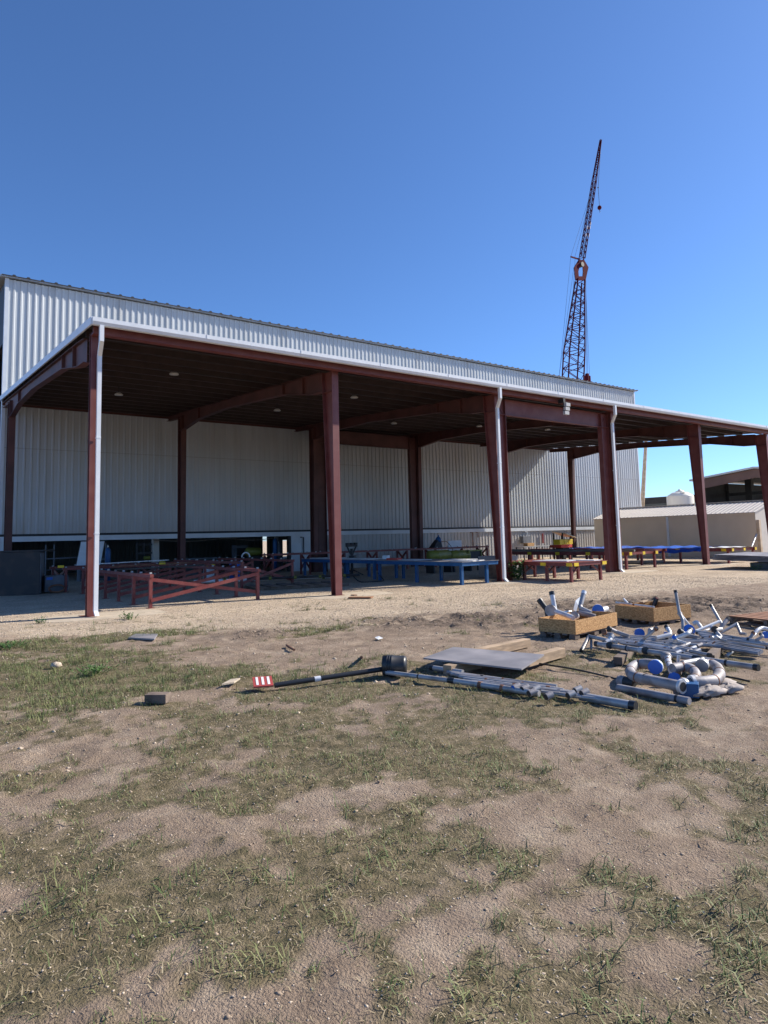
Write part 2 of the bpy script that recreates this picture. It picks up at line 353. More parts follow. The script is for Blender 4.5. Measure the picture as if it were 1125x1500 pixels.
k = rng.random(N) < np.maximum(m_*.75, .16*(1-g_)); px, py = px[k], py[k]
scatter_mesh('mud_clods', px, py, .005+np.where(m_[k] > .3, .03, .014)*rng.random(len(px))**2, 'clod', seed=5)

def grass_mesh(name, px, py, h, lean, wid, material, seed=1):
    r = np.random.default_rng(seed); N = len(px); an = r.random(N)*6.28; dx, dy = np.cos(an), np.sin(an)
    z = gz(px, py)-.005; P = np.stack([px, py, z], -1); side = np.stack([-dy, dx, 0*dx], -1)*wid[:, None]
    dr = np.stack([dx, dy, 0*dx], -1)*(h*lean)[:, None]; up = np.zeros((N, 3)); up[:, 2] = h
    v = np.stack([P-side, P+side, P+up*.6+dr*.35-side*.7, P+up*.6+dr*.35+side*.7, P+up*(.95-.3*lean[:, None])+dr], 1)
    q = np.array([(0, 1, 3), (0, 3, 2), (2, 3, 4)])
    fa = (q[None]+(np.arange(N)*5)[:, None, None]).reshape(-1, 3)
    me = bpy.data.meshes.new(name); mesh_np(me, v.reshape(-1, 3), fa, 3); me.materials.append(material)
    o = bpy.data.objects.new(name, me); COL.objects.link(o); o['kind'] = 'stuff'; return o
MG = mat('grass_blades', (0.065, 0.115, 0.024), 0.7, scale=2.6, col2=(0.20, 0.21, 0.08), thr=(.38, .62), detail=6)
N = 520000; py = 1.2+16.5*rng.random(N)**1.35; px = rng.uniform(-1, 15, N)
g_, m_, s_ = masks(px, py); cl = fbm(px, py, 5.5, 301, 3)
k = (rng.random(N) < s_*sm(.36, .72, cl)*(.62+.9*(py > 8))+.003*(py < 16)) & (px < py*1.75+1.0) & (px > py*.02-.3); px, py, cl = px[k], py[k], cl[k]
grass_mesh('grass', px, py, (.015+.085*rng.random(len(px))**2.6)*(.5+cl)*(1+.45*(py > 8)), rng.uniform(.2, 2.2, len(px)), rng.uniform(.0014, .0036, len(px)), MG, 6)

MS = mat('dry_straw', (0.26, 0.20, 0.11), 0.8, scale=3, col2=(0.46, 0.38, 0.24))
N = 110000; py = 1.2+14*rng.random(N)**1.6; px = rng.uniform(-1, 13, N); g_, m_, s_ = masks(px, py)
k = (rng.random(N) < .10+.60*s_) & (px < py*1.75+1.0) & (px > py*.02-.3); px, py = px[k], py[k]
grass_mesh('straw_litter', px, py, .008+.025*rng.random(len(px)), rng.uniform(1.5, 4.5, len(px)), rng.uniform(.0015, .003, len(px)), MS, 9)
N = 26000; py = 1.0+8*rng.random(N)**1.5; px = rng.uniform(-1, 10, N); k = (px < py*1.75+1.0); px, py = px[k], py[k]
scatter_mesh('pebbles', px, py, .0025+.007*rng.random(len(px))**2, 'stone', seed=14)

# ------------------------------------------------------------------ main building
WY = 35.65
def corrugated(mb, x0, x1, z0, z1, y, pitch=.305, d=.035, flip=1):
    pts = []; x = x0; rj = random.Random(int(x0*10+z1))
    while x < x1-1e-6:
        for (a, o) in ((0, 0), (.19, 0), (.215, d), (.28, d)):
            xx = x+a
            if xx < x1: pts.append((xx, y-o*flip))
        x += pitch
    pts.append((x1, y)); n_ = len(pts)
    v = [(p[0], p[1], z0) for p in pts]+[(p[0], p[1], z1) for p in pts]
    mb.add(v, [(i, i+1, i+1+n_, i+n_) for i in range(n_-1)]); return mb
mbd = thing('metal_building', (4.26, WY, 0), 'tall white corrugated metal workshop rising behind the open canopy', 'building')
BX0, BX1, BD = 4.26, 54.9, 66.0
part('upper_siding', corrugated(MB(), BX0+.12, BX1-.1, 2.42, 14.53, WY), 'white_siding', mbd)
part('lower_siding', corrugated(MB(), 21.72, BX1-.1, 0, 2.07, WY+.04), 'white_siding', mbd)
part('siding_stub', MB().box(BX0, WY-.02, 0, 4.8, WY+.06, 2.07), 'header', mbd)
part('header_trim', MB().box(BX0, WY-.10, 2.07, BX1, WY+.14, 2.31), 'header', mbd)
part('drip_flashing', MB().box(BX0, WY-.06, 2.312, BX1, WY+.12, 2.42), 'dark', mbd)
part('corner_trim', MB().box(BX0-.03, WY-.06, 2.42, BX0+.13, WY+.16, 14.55), 'header', mbd)
part('corner_trim', MB().box(BX1-.12, WY-.06, 0, BX1+.03, WY+.16, 14.55), 'header', mbd)
rf = MB(); rf.add([(BX0-.25, WY-.22, 14.57), (BX1+.25, WY-.22, 14.57), (BX1+.25, (WY+BD)/2, 15.45), (BX0-.25, (WY+BD)/2, 15.45), (BX1+.25, BD, 14.57), (BX0-.25, BD, 14.57),
        (BX0-.25, WY-.22, 14.65), (BX1+.25, WY-.22, 14.65), (BX1+.25, (WY+BD)/2, 15.53), (BX0-.25, (WY+BD)/2, 15.53), (BX1+.25, BD, 14.65), (BX0-.25, BD, 14.65)],
       [(0, 1, 2, 3), (3, 2, 4, 5), (6, 7, 8, 9), (9, 8, 10, 11), (0, 1, 7, 6), (4, 5, 11, 10), (0, 3, 9, 6), (3, 5, 11, 9), (1, 2, 8, 7), (2, 4, 10, 8)])
roof = part('roof', rf, 'galv', mbd)
ribs = MB(); prof_ = []; x = BX0-.2
while x < BX1+.2:
    prof_ += [(x, 14.655), (x+.42, 14.655), (x+.47, 14.715), (x+.56, 14.715)]; x += .61
n_ = len(prof_)
ribs.add([(a, WY-.25, b_) for a, b_ in prof_]+[(a, WY+1.2, b_+.06) for a, b_ in prof_]+[(a, WY-.25, 14.61) for a, b_ in prof_],
         [(i, i+1, i+1+n_, i+n_) for i in range(n_-1)]+[(i+2*n_, i+1+2*n_, i+1, i) for i in range(n_-1)])
part('roof_edge', ribs, 'dark', roof)
# end walls, rear wall, interior wall
ew = MB()
for (xa, xb) in ((BX1-.08, BX1),):
    ew.add([(xb, WY+.15, 0), (xb, BD, 0), (xb, BD, 14.5), (xb, (WY+BD)/2, 15.4), (xb, WY+.15, 14.5)], [(0, 1, 2, 3, 4)])
part('right_end_wall', ew, 'white_siding', mbd)
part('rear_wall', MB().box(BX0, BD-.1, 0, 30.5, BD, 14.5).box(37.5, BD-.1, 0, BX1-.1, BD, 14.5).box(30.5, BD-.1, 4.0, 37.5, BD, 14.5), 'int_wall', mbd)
lw = MB(); lw.box(BX0, 40, 0, BX0+.1, BD-.12, 14.5); lw.box(BX0, WY+.18, 11.5, BX0+.1, 39.98, 14.5)
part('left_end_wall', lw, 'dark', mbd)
iw = MB(); corrugated(iw, BX0+.2, 24.6, 0, 8, 50); corrugated(iw, 24.95, 26.2, 0, 8, 50); corrugated(iw, 26.95, BX1-.2, 0, 8, 50)
iw.box(24.6, 50.0, 2.35, 24.95, 50.05, 8); iw.box(26.2, 50.0, 1.85, 26.95, 50.05, 8); iw.box(BX0+.2, 49.99, 8.0, BX1-.2, 50.06, 14.0)
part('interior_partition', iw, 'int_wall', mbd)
dl = MB().box(19.36, WY-.02, 0, 21.70, WY+.05, 2.07)
dr = part('sliding_door', dl, 'header', mbd)
part('door_handle', MB().tube([(19.95, WY-.10, 1.98), (20.15, WY-.10, 1.98), (20.15, WY-.10, 1.0)], .035, 8), 'dark', dr)
part('opening_jamb', MB().box(19.18, WY-.05, 0, 19.33, WY+.2, 2.07), 'dark', mbd)
for xx in (24.4, 24.4-6.1):
    pass
for (qx, qy) in ((693, 780), (701, 780)):     # hose hooks on the lower siding
    p = Yp(qx, qy, WY-.12); l_ = 1.0 if qx == 693 else .35
    part('conduit', MB().tube([(p.x-.2, WY-.06, p.z), (p.x, WY-.06, p.z), (p.x, WY-.06, p.z-l_)], .03, 6), 'rust', mbd)
p = Yp(452, 0, 0) if False else None
mb = MB().box(21.96, WY-.12, 1.2, 22.6, WY-.03, 1.85); part('vent_louvre', mb, 'dark', mbd)
part('wall_lamp', MB().box(8.1, WY-.3, 6.85, 8.3, WY-.04, 7.05), 'dark', mbd)

# ------------------------------------------------------------------ canopy
X1, BAY = 4.35, 7.62
CX = [X1+BAY*i for i in range(6)]
YO, YR = 18.85, 33.55
def rz(y): return 7.66+.0625*(y-18.3)
can = thing('open_canopy', (4.35, 18.45, 0), 'long open sided canopy of red steel frames with a white gutter and sloping roof', 'canopy')
sh = MB()
sh.hexa([(4.2, 18.25, rz(18.25)-.03), (42.75, 18.25, rz(18.25)-.03), (42.75, 35.58, rz(35.58)-.03), (4.2, 35.58, rz(35.58)-.03),
         (4.2, 18.25, rz(18.25)), (42.75, 18.25, rz(18.25)), (42.75, 35.58, rz(35.58)), (4.2, 35.58, rz(35.58))])
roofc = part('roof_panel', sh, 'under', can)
tp = MB().hexa([(4.2, 18.25, rz(18.25)+.004), (42.75, 18.25, rz(18.25)+.004), (42.75, 35.58, rz(35.58)+.004), (4.2, 35.58, rz(35.58)+.004),
         (4.2, 18.25, rz(18.25)+.02), (42.75, 18.25, rz(18.25)+.02), (42.75, 35.58, rz(35.58)+.02), (4.2, 35.58, rz(35.58)+.02)])
x = 4.25
while x < 42.7:
    tp.hexa([(x, 18.25, rz(18.25)+.02), (x+.07, 18.25, rz(18.25)+.02), (x+.07, 35.56, rz(35.56)+.02), (x, 35.56, rz(35.56)+.02),
             (x+.02, 18.25, rz(18.25)+.055), (x+.05, 18.25, rz(18.25)+.055), (x+.05, 35.56, rz(35.56)+.055), (x+.02, 35.56, rz(35.56)+.055)]); x += .305
part('ribbed_top', tp, 'galv', roofc)
for i, y in enumerate(np.linspace(19.25, 35.2, 15)):
    z = rz(y)-.035; pm = MB()
    pm.box(4.25, y-.002, z-.20, 42.7, y+.004, z); pm.box(4.25, y-.06, z-.006, 42.7, y-.003, z); pm.box(4.25, y+.005, z-.206, 42.7, y+.065, z-.198)
    part('purlin', pm, 'purlin', can)
g = MB(); g.add([(4.15, 18.24, 7.70), (4.15, 18.24, 7.50), (4.15, 18.12, 7.50), (4.15, 18.08, 7.58), (4.15, 18.08, 7.69), (42.85, 18.24, 7.70), (42.85, 18.24, 7.50), (42.85, 18.12, 7.50), (42.85, 18.08, 7.58), (42.85, 18.08, 7.69)],
      [(0, 1, 6, 5), (1, 2, 7, 6), (2, 3, 8, 7), (3, 4, 9, 8), (0, 1, 2, 3, 4), (5, 6, 7, 8, 9)])
part('gutter', g, 'gutter', can)
for x in np.arange(7.2, 42, 3.05): part('gutter_strap', MB().box(x, 18.072, 7.58, x+.04, 18.25, 7.695), 'gutter', can)
for xx in (4.13, 42.76):
    part('rake_trim', MB().hexa([(xx, 18.2, rz(18.2)-.14), (xx+.05, 18.2, rz(18.2)-.14), (xx+.05, 35.59, rz(35.59)-.14), (xx, 35.59, rz(35.59)-.14),
         (xx, 18.2, rz(18.2)+.07), (xx+.05, 18.2, rz(18.2)+.07), (xx+.05, 35.59, rz(35.59)+.07), (xx, 35.59, rz(35.59)+.07)]), 'gutter', can)
part('eave_strut', MB().box(4.25, 18.45, 7.36, 42.7, 18.50, 7.63).box(4.25, 18.501, 7.36, 42.7, 18.70, 7.385), 'red', can)
rs = MB().box(4.25, 35.42, 8.40, 42.7, 35.50, 8.62); part('rear_strut', rs, 'red_shaded', can)

def web_member(mb, x, prof, fw, ft=.016, wt=.012):
    # prof: list of (y, zbot, ztop); horizontal-ish member in plane x
    for i in range(len(prof)-1):
        y0, b0, t0 = prof[i]; y1, b1, t1 = prof[i+1]
        mb.hexa([(x-wt/2, y0, b0), (x+wt/2, y0, b0), (x+wt/2, y1, b1), (x-wt/2, y1, b1), (x-wt/2, y0, t0), (x+wt/2, y0, t0), (x+wt/2, y1, t1), (x-wt/2, y1, t1)])
        mb.hexa([(x-fw/2, y0, b0-ft), (x+fw/2, y0, b0-ft), (x+fw/2, y1, b1-ft), (x-fw/2, y1, b1-ft), (x-fw/2, y0, b0), (x+fw/2, y0, b0), (x+fw/2, y1, b1), (x-fw/2, y1, b1)])
        mb.hexa([(x-fw/2, y0, t0), (x+fw/2, y0, t0), (x+fw/2, y1, t1), (x-fw/2, y1, t1), (x-fw/2, y0, t0+ft), (x+fw/2, y0, t0+ft), (x+fw/2, y1, t1+ft), (x-fw/2, y1, t1+ft)])
def column(x, yo, zi0, zi1, z1, fw=.25, sgn=1):
    # outer flange vertical at yo, inner flange from yo+sgn*zi0 (base) to yo+sgn*zi1 (top)
    mb = MB(); a0, a1 = yo+sgn*zi0, yo+sgn*zi1; t = .018*sgn
    mb.hexa([(x-.007, yo+t, .02), (x+.007, yo+t, .02), (x+.007, a0-t, .02), (x-.007, a0-t, .02), (x-.007, yo+t, z1), (x+.007, yo+t, z1), (x+.007, a1-t, z1), (x-.007, a1-t, z1)])
    mb.box(x-fw/2, min(yo, yo+t), .02, x+fw/2, max(yo, yo+t), z1)
    mb.hexa([(x-fw/2, a0-t, .02), (x+fw/2, a0-t, .02), (x+fw/2, a0, .02), (x-fw/2, a0, .02), (x-fw/2, a1-t, z1), (x+fw/2, a1-t, z1), (x+fw/2, a1, z1), (x-fw/2, a1, z1)])
    lo, hi = min(yo, a0)-.04, max(yo, a0)+.04
    mb.box(x-fw/2-.04, lo, .0, x+fw/2+.04, hi, .02)
    mb.hexa([(x-fw/2+.01, yo+t, z1-.72), (x+fw/2-.01, yo+t, z1-.72), (x+fw/2-.01, a1-t-.02, z1-.70), (x-fw/2+.01, a1-t-.02, z1-.70), (x-fw/2+.01, yo+t, z1-.705), (x+fw/2-.01, yo+t, z1-.705), (x+fw/2-.01, a1-t-.02, z1-.685), (x-fw/2+.01, a1-t-.02, z1-.685)])
    return mb
for i, x in enumerate(CX):
    cm = part('column', column(x, YO, .27, .66, 7.46) if i else column(x+.02, 18.72, .19, .20, 7.46, fw=.20), 'red', can)
    part('base_plate', MB().box(x-.18, YO-.07, .0, x+.18, YO+.36, .014), 'rust', cm)
    part('column', column(x, YR, .42 if i < 5 else .2, .52, 8.20, fw=.26, sgn=-1), 'red_shaded', can)
    pr = [(19.53, 6.84, 7.48), (20.3, 6.88, 7.55), (22.4, 7.28, 7.68), (27.6, 7.66, 8.01), (30.9, 7.70, 8.21), (33.02, 7.48, 8.34), (33.03, 8.10, 8.345), (35.35, 8.26, 8.49)]
    rm = MB(); web_member(rm, x, pr, .22)
    for y, b_, t_ in ((20.9, 6.98, 7.585), (22.4, 7.28, 7.68), (30.9, 7.70, 8.21)): rm.box(x-.1, y-.008, b_, x+.1, y+.008, t_)
    part('rafter', rm, 'red_shaded', can)
    if i == 0: continue
def portal(yc, xa, xb, zt, zb, wa, mat_):
    for left, (s0, s1) in ((1, (xa, xa+wa)), (0, (xb-wa, xb))):
        a = MB(); a.box(s0, yc-.006, .0, s1, yc+.006, zt)
        for e in (s0, s1): a.box(e-.009, yc-.12, .0, e+.009, yc+.12, zt)
        a.box(s0, yc-.11, zb-.008, s1, yc+.11, zb+.008)
        p_, q_ = ((s0, yc-.02, zt-.05), (s1, yc-.02, zb)) if left else ((s1, yc-.02, zt-.05), (s0, yc-.02, zb))
        a.bar(p_, q_, .03, .03); part('portal_column', a, mat_, can)
    b_ = MB(); b_.box(xa+wa+.01, yc-.006, zb, xb-wa-.01, yc+.006, zt); b_.box(xa+wa+.01, yc-.1, zb-.015, xb-wa-.01, yc+.1, zb); b_.box(xa+wa+.01, yc-.1, zt, xb-wa-.01, yc+.1, zt+.015)
    part('portal_beam', b_, mat_, can)
portal(19.12, CX[2]+.14, CX[3]-.14, 7.30, 6.68, .50, 'red')
portal(33.25, CX[2]+.17, CX[3]-.17, 8.1, 7.35, .55, 'red_shaded')
for (qm, qt) in (((145.6, 530), (148.8, 490)), ((729.0, 610), (732.5, 578)), ((897, 625), (901, 602))):
    ds = MB(); xx = Yp(*qm, 18.6).x; xt = Yp(*qt, 18.15).x; w2 = .052; ya, yb_ = 18.55, 18.65
    ds.box(xt-w2, 18.10, 7.08, xt+w2, 18.21, 7.50)
    ds.hexa([(xx-w2, ya, 6.80), (xx+w2, ya, 6.80), (xx+w2, yb_, 6.80), (xx-w2, yb_, 6.80), (xt-w2, 18.10, 7.08), (xt+w2, 18.10, 7.08), (xt+w2, 18.21, 7.08), (xt-w2, 18.21, 7.08)])
    ds.box(xx-w2, ya, .16, xx+w2, yb_, 6.80)
    ds.hexa([(xx-w2, ya-.14, .04), (xx+w2, ya-.14, .04), (xx+w2, ya-.05, .04), (xx-w2, ya-.05, .04), (xx-w2, ya, .16), (xx+w2, ya, .16), (xx+w2, yb_, .16), (xx-w2, yb_, .16)])
    for z in (2.1, 4.6): ds.box(xx-w2-.006, ya-.006, z, xx+w2+.006, yb_+.03, z+.04)
    part('downspout', ds, 'gutter', can)
part('conduit', MB().tube([(7.0, 22.3, 7.62), (19.4, 22.3, 7.62)], .011, 6), 'dark', can)
# flood light on the eave
p = Yp(822, 595, 18.3)
fl = thing('flood_light', (p.x, 18.2, p.z), 'three panel flood light clamped under the canopy eave between two columns', 'flood light')
part('bracket', MB().box(p.x-.06, 18.12, p.z+.12, p.x+.06, 18.40, p.z+.3), 'dark', fl)
hd = MB()
for k in range(3): hd.box(p.x-.22+.05*k, 17.93, p.z-.42+.18*k, p.x+.04+.05*k, 18.05, p.z-.28+.18*k)
part('lamp_head', hd, 'lamp', fl)
part('housing', MB().box(p.x-.12, 18.055, p.z-.36, p.x+.14, 18.11, p.z+.14), 'dark', fl)
# hanging high-bay lights
lights = [(255, 549), (174, 579), (519, 583), (406, 602), (577, 621), (702, 625), (802, 630), (855, 622)]
lab = ['in the first bay nearest the front', 'in the first bay further back', 'in the second bay nearest the front', 'in the second bay further back', 'in the third bay at left',
       'in the third bay near the rear portal', 'behind the flood light', 'between the flood light and the fourth column']
hb0 = None
for (qx, qy), l_ in zip(lights, lab):
    q = G(qx, qy, 7.62)
    if hb0 is None:
        hb0 = thing('bay_light', q, 'white bay light under the canopy roof '+l_, 'ceiling light', 'bay lights under the canopy roof')
        part('shade', MB().lathe((q.x, q.y, q.z), [(0.001, 0), (.15, 0), (.16, .03), (.08, .10), (.001, .12)], 20), 'lamp', hb0)
        part('stem', MB().cyl((q.x, q.y, q.z+.12), (q.x, q.y, q.z+.34), .02, 8), 'dark', hb0)
    else: dup(hb0, q, 'white bay light under the canopy roof '+l_)

# concrete pads
def pad(x, y, wx, wy, rot=0):
    a = MB(); n_ = 22; pts = []
    for k_ in range(n_):
        t = 2*math.pi*k_/n_; c_, s_ = math.cos(t), math.sin(t); e = .55
        qx = wx*math.copysign(abs(c_)**e, c_)*(1+random.uniform(-.05, .05)); qy = wy*math.copysign(abs(s_)**e, s_)*(1+random.uniform(-.05, .05))
        pts.append((x+qx, y+qy, -.05))
    a.prism(pts, (0, 0, .056)); o = a.build('concrete_pad', 'concrete', None, origin=(x, y, 0)); o['kind'] = 'structure'
for i, x in enumerate(CX): pad(x+.35, YO-.1, 1.5, .85)
for i, x in enumerate(CX): pad(x, YR-.2, .8, .7)

# ------------------------------------------------------------------ red X-braced roller racks
def x_frame(mb, p0, p1, h, t=.09):
    a = V(p0); c_ = V(p1); u = V((0, 0, 1))
    mb.bar(a, a+u*h, t, t); mb.bar(c_, c_+u*h, t, t)
    mb.box(a.x-.1, a.y-.08, 0, a.x+.1, a.y+.08, .015); mb.box(c_.x-.1, c_.y-.08, 0, c_.x+.1, c_.y+.08, .015)
    d = (c_-a).normalized(); n_ = V((-d.y, d.x, 0))
    mb.bar(a+u*(h-.05)+n_*.05, c_+u*.24+n_*.05, .05, .10); mb.bar(c_+u*(h-.05)-n_*.05, a+u*.22-n_*.05, .05, .10)
def roller_rack(name, base, ax, length, span, nfr, h, label, group=None, mt='red_rack'):
    # ax: 'y' frames repeated along y with span in x, or 'x'
    t = thing(name, base, label, 'steel rack', group); bx, by, _ = base
    for k_ in range(nfr):
        s = length*k_/(nfr-1); f_ = MB()
        if ax == 'y': x_frame(f_, (bx, by+s, 0), (bx+span, by+s, 0), h)
        else: x_frame(f_, (bx+s, by, 0), (bx+s, by+span, 0), h)
        part('braced_frame', f_, mt, t)
    for e in (0, 1):
        r = MB()
        if ax == 'y': r.bar((bx+span*e, by-.12, h+.05), (bx+span*e, by+length+.12, h+.05), .10, .09)
        else: r.bar((bx-.12, by+span*e, h+.05), (bx+length+.12, by+span*e, h+.05), .10, .09)
        part('top_rail', r, mt, t)
    kk = int(length/.83)
    for e in (0, 1):
        for k_ in range(kk+1):
            s = length*k_/kk; c_ = (bx+span*e, by+s, h+.12) if ax == 'y' else (bx+s, by+span*e, h+.12)
            part('roller', MB().cyl((c_[0]-.03, c_[1], c_[2]), (c_[0]+.03, c_[1], c_[2]), .032, 10), 'galv', t)
    return t
roller_rack('roller_rack', (6.2, 19.75, 0), 'y', 8.1, 3.33, 6, .86, 'red X-braced steel rack with rollers in front of the left columns')
roller_rack('roller_rack', (5.9, 29.4, 0), 'x', 7.2, 2.6, 3, .86, 'dark red roller rack standing across the workshop opening at left')
roller_rack('roller_rack', (11.2, 24.6, 0), 'y', 7.4, 2.2, 3, .95, 'second red roller rack directly right of the first under the roof')
roller_rack('roller_rack', (16.0, 31.4, 0), 'x', 15.2, .95, 8, 1.05, 'long thin red rack running close along the lower white siding')

# ------------------------------------------------------------------ tables
def table(name, x0, x1, y0, y1, h, legs, mt, label, cat='work table', top=None, lw_=.11, apron=.14, brace=False, group=None):
    t = thing(name, (x0, y0, 0), label, cat, group)
    tm = MB().box(x0, y0, h-.02, x1, y1, h); part('tabletop', tm, top or mt, t)
    ap = MB(); ap.box(x0+.03, y0+.03, h-.02-apron, x1-.03, y0+.10, h-.021); ap.box(x0+.03, y1-.10, h-.02-apron, x1-.03, y1-.03, h-.021)
    ap.box(x0+.03, y0+.101, h-.02-apron, x0+.10, y1-.101, h-.021); ap.box(x1-.10, y0+.101, h-.02-apron, x1-.03, y1-.101, h-.021)
    part('apron', ap, mt, t)
    for (lx, ly) in legs:
        l = MB().box(lx-lw_/2, ly-lw_/2, 0, lx+lw_/2, ly+lw_/2, h-.022-apron+.0)
        part('leg', l, mt, t)
        if brace:
            sg = 1 if lx < (x0+x1)/2 else -1
            part('brace', MB().bar((lx+sg*.04, ly, h*.42), (lx+sg*.5, ly, h-apron-.04), .05, .05), mt, t)
    return t
table('blue_table', 17.35, 19.3, 18.8, 24.3, .86, [(x, y) for x in (17.45, 18.75) for y in (18.95, 21.6, 24.15)], 'blue', 'blue painted steel work table nearest the wide middle column', top='plate')
table('blue_table', 17.45, 19.3, 24.6, 31.1, .86, [(x, y) for x in (17.6, 18.8) for y in (24.75, 26.9, 29.0, 30.95)], 'blue', 'blue steel work table further back, running toward the second column', top='plate')
# red table with yellow marks
rt = table('red_table', 20.6, 22.75, 16.35, 19.95, .74, [(20.7, y) for y in (16.5, 17.65, 18.8)]+[(22.45, y) for y in (16.5, 17.55, 18.75, 19.8)], 'red_rack', 'low red steel table with yellow corner marks in the sun beside the portal column', brace=True, apron=.12, lw_=.10)
def marks(t, lst, s=.13):
    for (x, y, z, ax) in lst:
        a = MB()
        if ax == 'x': a.box(x-.012, y-s, z-.075, x+.004, y+s, z+.075)
        else: a.box(x-s, y-.012, z-.075, x+s, y+.004, z+.075)
        part('yellow_mark', a, 'yellow', t)
marks(rt, [(20.615, y, .665, 'x') for y in (16.5, 17.75, 19.3)]+[(x, 16.365, .665, 'y') for x in (20.85, 22.55)])
def red_bench(base, x1, y1, h, label, n_=5, marks_=True):
    x0, y0, _ = base; t = thing('red_rack', base, label, 'steel rack', 'long red racks at the right end')
    for e, xx in enumerate((x0, x1)):
        part('top_beam', MB().box(xx-.06, y0, h-.16, xx+.06, y1, h), 'red_rack', t)
    for k_ in range(n_):
        y = y0+.2+(y1-y0-.4)*k_/(n_-1)
        part('cross_beam', MB().box(x0+.062, y-.05, h-.14, x1-.062, y+.05, h-.02), 'red_rack', t)
        for xx in (x0, x1): part('leg', MB().box(xx-.055, y-.055, 0, xx+.055, y+.055, h-.162), 'red_rack', t)
    if marks_: marks(t, [(x0-.065, y0+.4+(y1-y0-.8)*k_/4, h-.08, 'x') for k_ in range(5)])
    marks(t, [(x0+.1+(x1-x0-.2)*k_/2, y0-.005, h-.08, 'y') for k_ in range(3)], .10) if marks_ else None
    return t
red_bench((36.2, 18.3, 0), 38.9, 29.5, .80, 'long red rack under the blue tarpaulin at the right end of the canopy')
red_bench((29.0, 19.6, 0), 31.4, 28.2, .84, 'long red rack with yellow marks between the fourth and fifth columns', 5)
red_bench((33.2, 21.5, 0), 35.3, 31.5, .84, 'dim red rack behind the others toward the tan shed', 5, False)
# tarpaulin draped on the right rack
def sheet_mesh(x0, x1, y0, y1, zf, nx=26, ny=60, th=.012):
    v = []; f = []
    for L_ in (0, th):
        for j in range(ny+1):
            for i in range(nx+1):
                x = x0+(x1-x0)*i/nx; y = y0+(y1-y0)*j/ny; v.append((x, y, zf(x, y)+L_))
    o = (nx+1)*(ny+1)
    for j in range(ny):
        for i in range(nx):
            a = j*(nx+1)+i; f.append((a, a+1, a+nx+2, a+nx+1)); f.append((a+o, a+nx+1+o, a+nx+2+o, a+1+o))
    m_ = MB(); m_.add(v, f, True); return m_
def ft(x, y):
    edge = max(0, 36.2-x)+max(0, x-38.9); fr = max(0, 21.2-y)
    return .83+.03*math.sin(x*5+y*3)+.025*math.sin(y*7-x*2.3)+.04*math.sin(y*1.7+x)-1.0*edge-.0*fr
single('tarpaulin', sheet_mesh(35.95, 38.95, 19.9, 29.2, ft), 'tarp', (36, 20, .8), 'crumpled blue tarpaulin spread over the long rack by the tan shed', 'tarpaulin')
single('white_sheet', sheet_mesh(36.3, 38.8, 18.35, 19.8, lambda x, y: .825+.02*math.sin(x*4)+.015*math.sin(y*9), 12, 10), 'white', (36.3, 18.4, .8), 'pale flat sheet on the near end of the tarpaulin rack', 'sheet')
single('steel_pipe', MB().cyl((29.6, 19.7, .90), (29.6, 28.4, .90), .06), 'tanpipe', (29.6, 19.7, .9), 'weathered tan pipe lying along the top of the fourth bay rack', 'pipe')
single('steel_pipe', MB().cyl((30.4, 20.4, .90), (30.4, 29.6, .90), .05), 'dark', (30.4, 20.4, .9), 'black pipe lying along the top of the fourth bay rack', 'pipe')
a = G(852, 827.5); b2 = G(972, 826)
a.z = b2.z = .11
single('steel_pipe', MB().tube([a, b2], .105, 16), 'tanpipe', a, 'thick tan pipe lying on the ground below the right racks', 'pipe')
a = G(921, 826); b2 = G(937, 823)
single('timber_offcut', MB().bar(a+V((0, 0, .06)), b2+V((0, 0, .06)), .15, .10), 'white', a, 'short pale beam lying on the gravel in front of the right racks', 'beam', bevel=.005)

# ------------------------------------------------------------------ things on the tables and by the wall
def slab(name, c, sx, sy, sz, rot, mt, label, cat, grp=None):
    c = V(c); cr, sr = math.cos(rot), math.sin(rot); vs = []
    for z in (0, sz):
        for (i, j) in ((-1, -1), (1, -1), (1, 1), (-1, 1)): vs.append(c+V((i*sx/2*cr-j*sy/2*sr, i*sx/2*sr+j*sy/2*cr, z)))
    return single(name, MB().hexa(vs), mt, c, label, cat, grp, bevel=min(.006, sz*.2))
slab('paper_sheet', (18.2, 19.4, .862), 1.0, 1.0, .02, .3, 'white', 'white sheet lying on the near end of the blue table', 'sheet')
slab('paper_sheet', (18.9, 20.6, .862), .7, 1.3, .03, .1, 'film', 'grey translucent sheet on the blue table beside the drums', 'sheet')
slab('plywood_sheet', (18.1, 22.5, .862), .9, 1.2, .02, -.1, 'white', 'white sheet in the middle of the front blue table', 'sheet')
slab('red_tool_case', (17.9, 23.7, .862), .35, .6, .08, .2, 'orange', 'flat orange-red case on the blue table', 'case')
slab('plywood_sheet', (18.2, 26.5, .862), 1.0, 2.3, .03, .0, 'white', 'long white sheet on the rear blue table', 'sheet')
slab('plywood_sheet', (18.3, 29.8, .862), 1.0, 1.8, .03, .1, 'white', 'white sheet at the far end of the rear blue table', 'sheet')
slab('tool_block', (18.5, 25.1, .862), .25, .25, .16, .4, 'white', 'small white block on the rear blue table', 'block')
slab('tool_block', (18.6, 28.0, .862), .2, .3, .14, .4, 'dark', 'small dark clamp on the rear blue table', 'clamp')
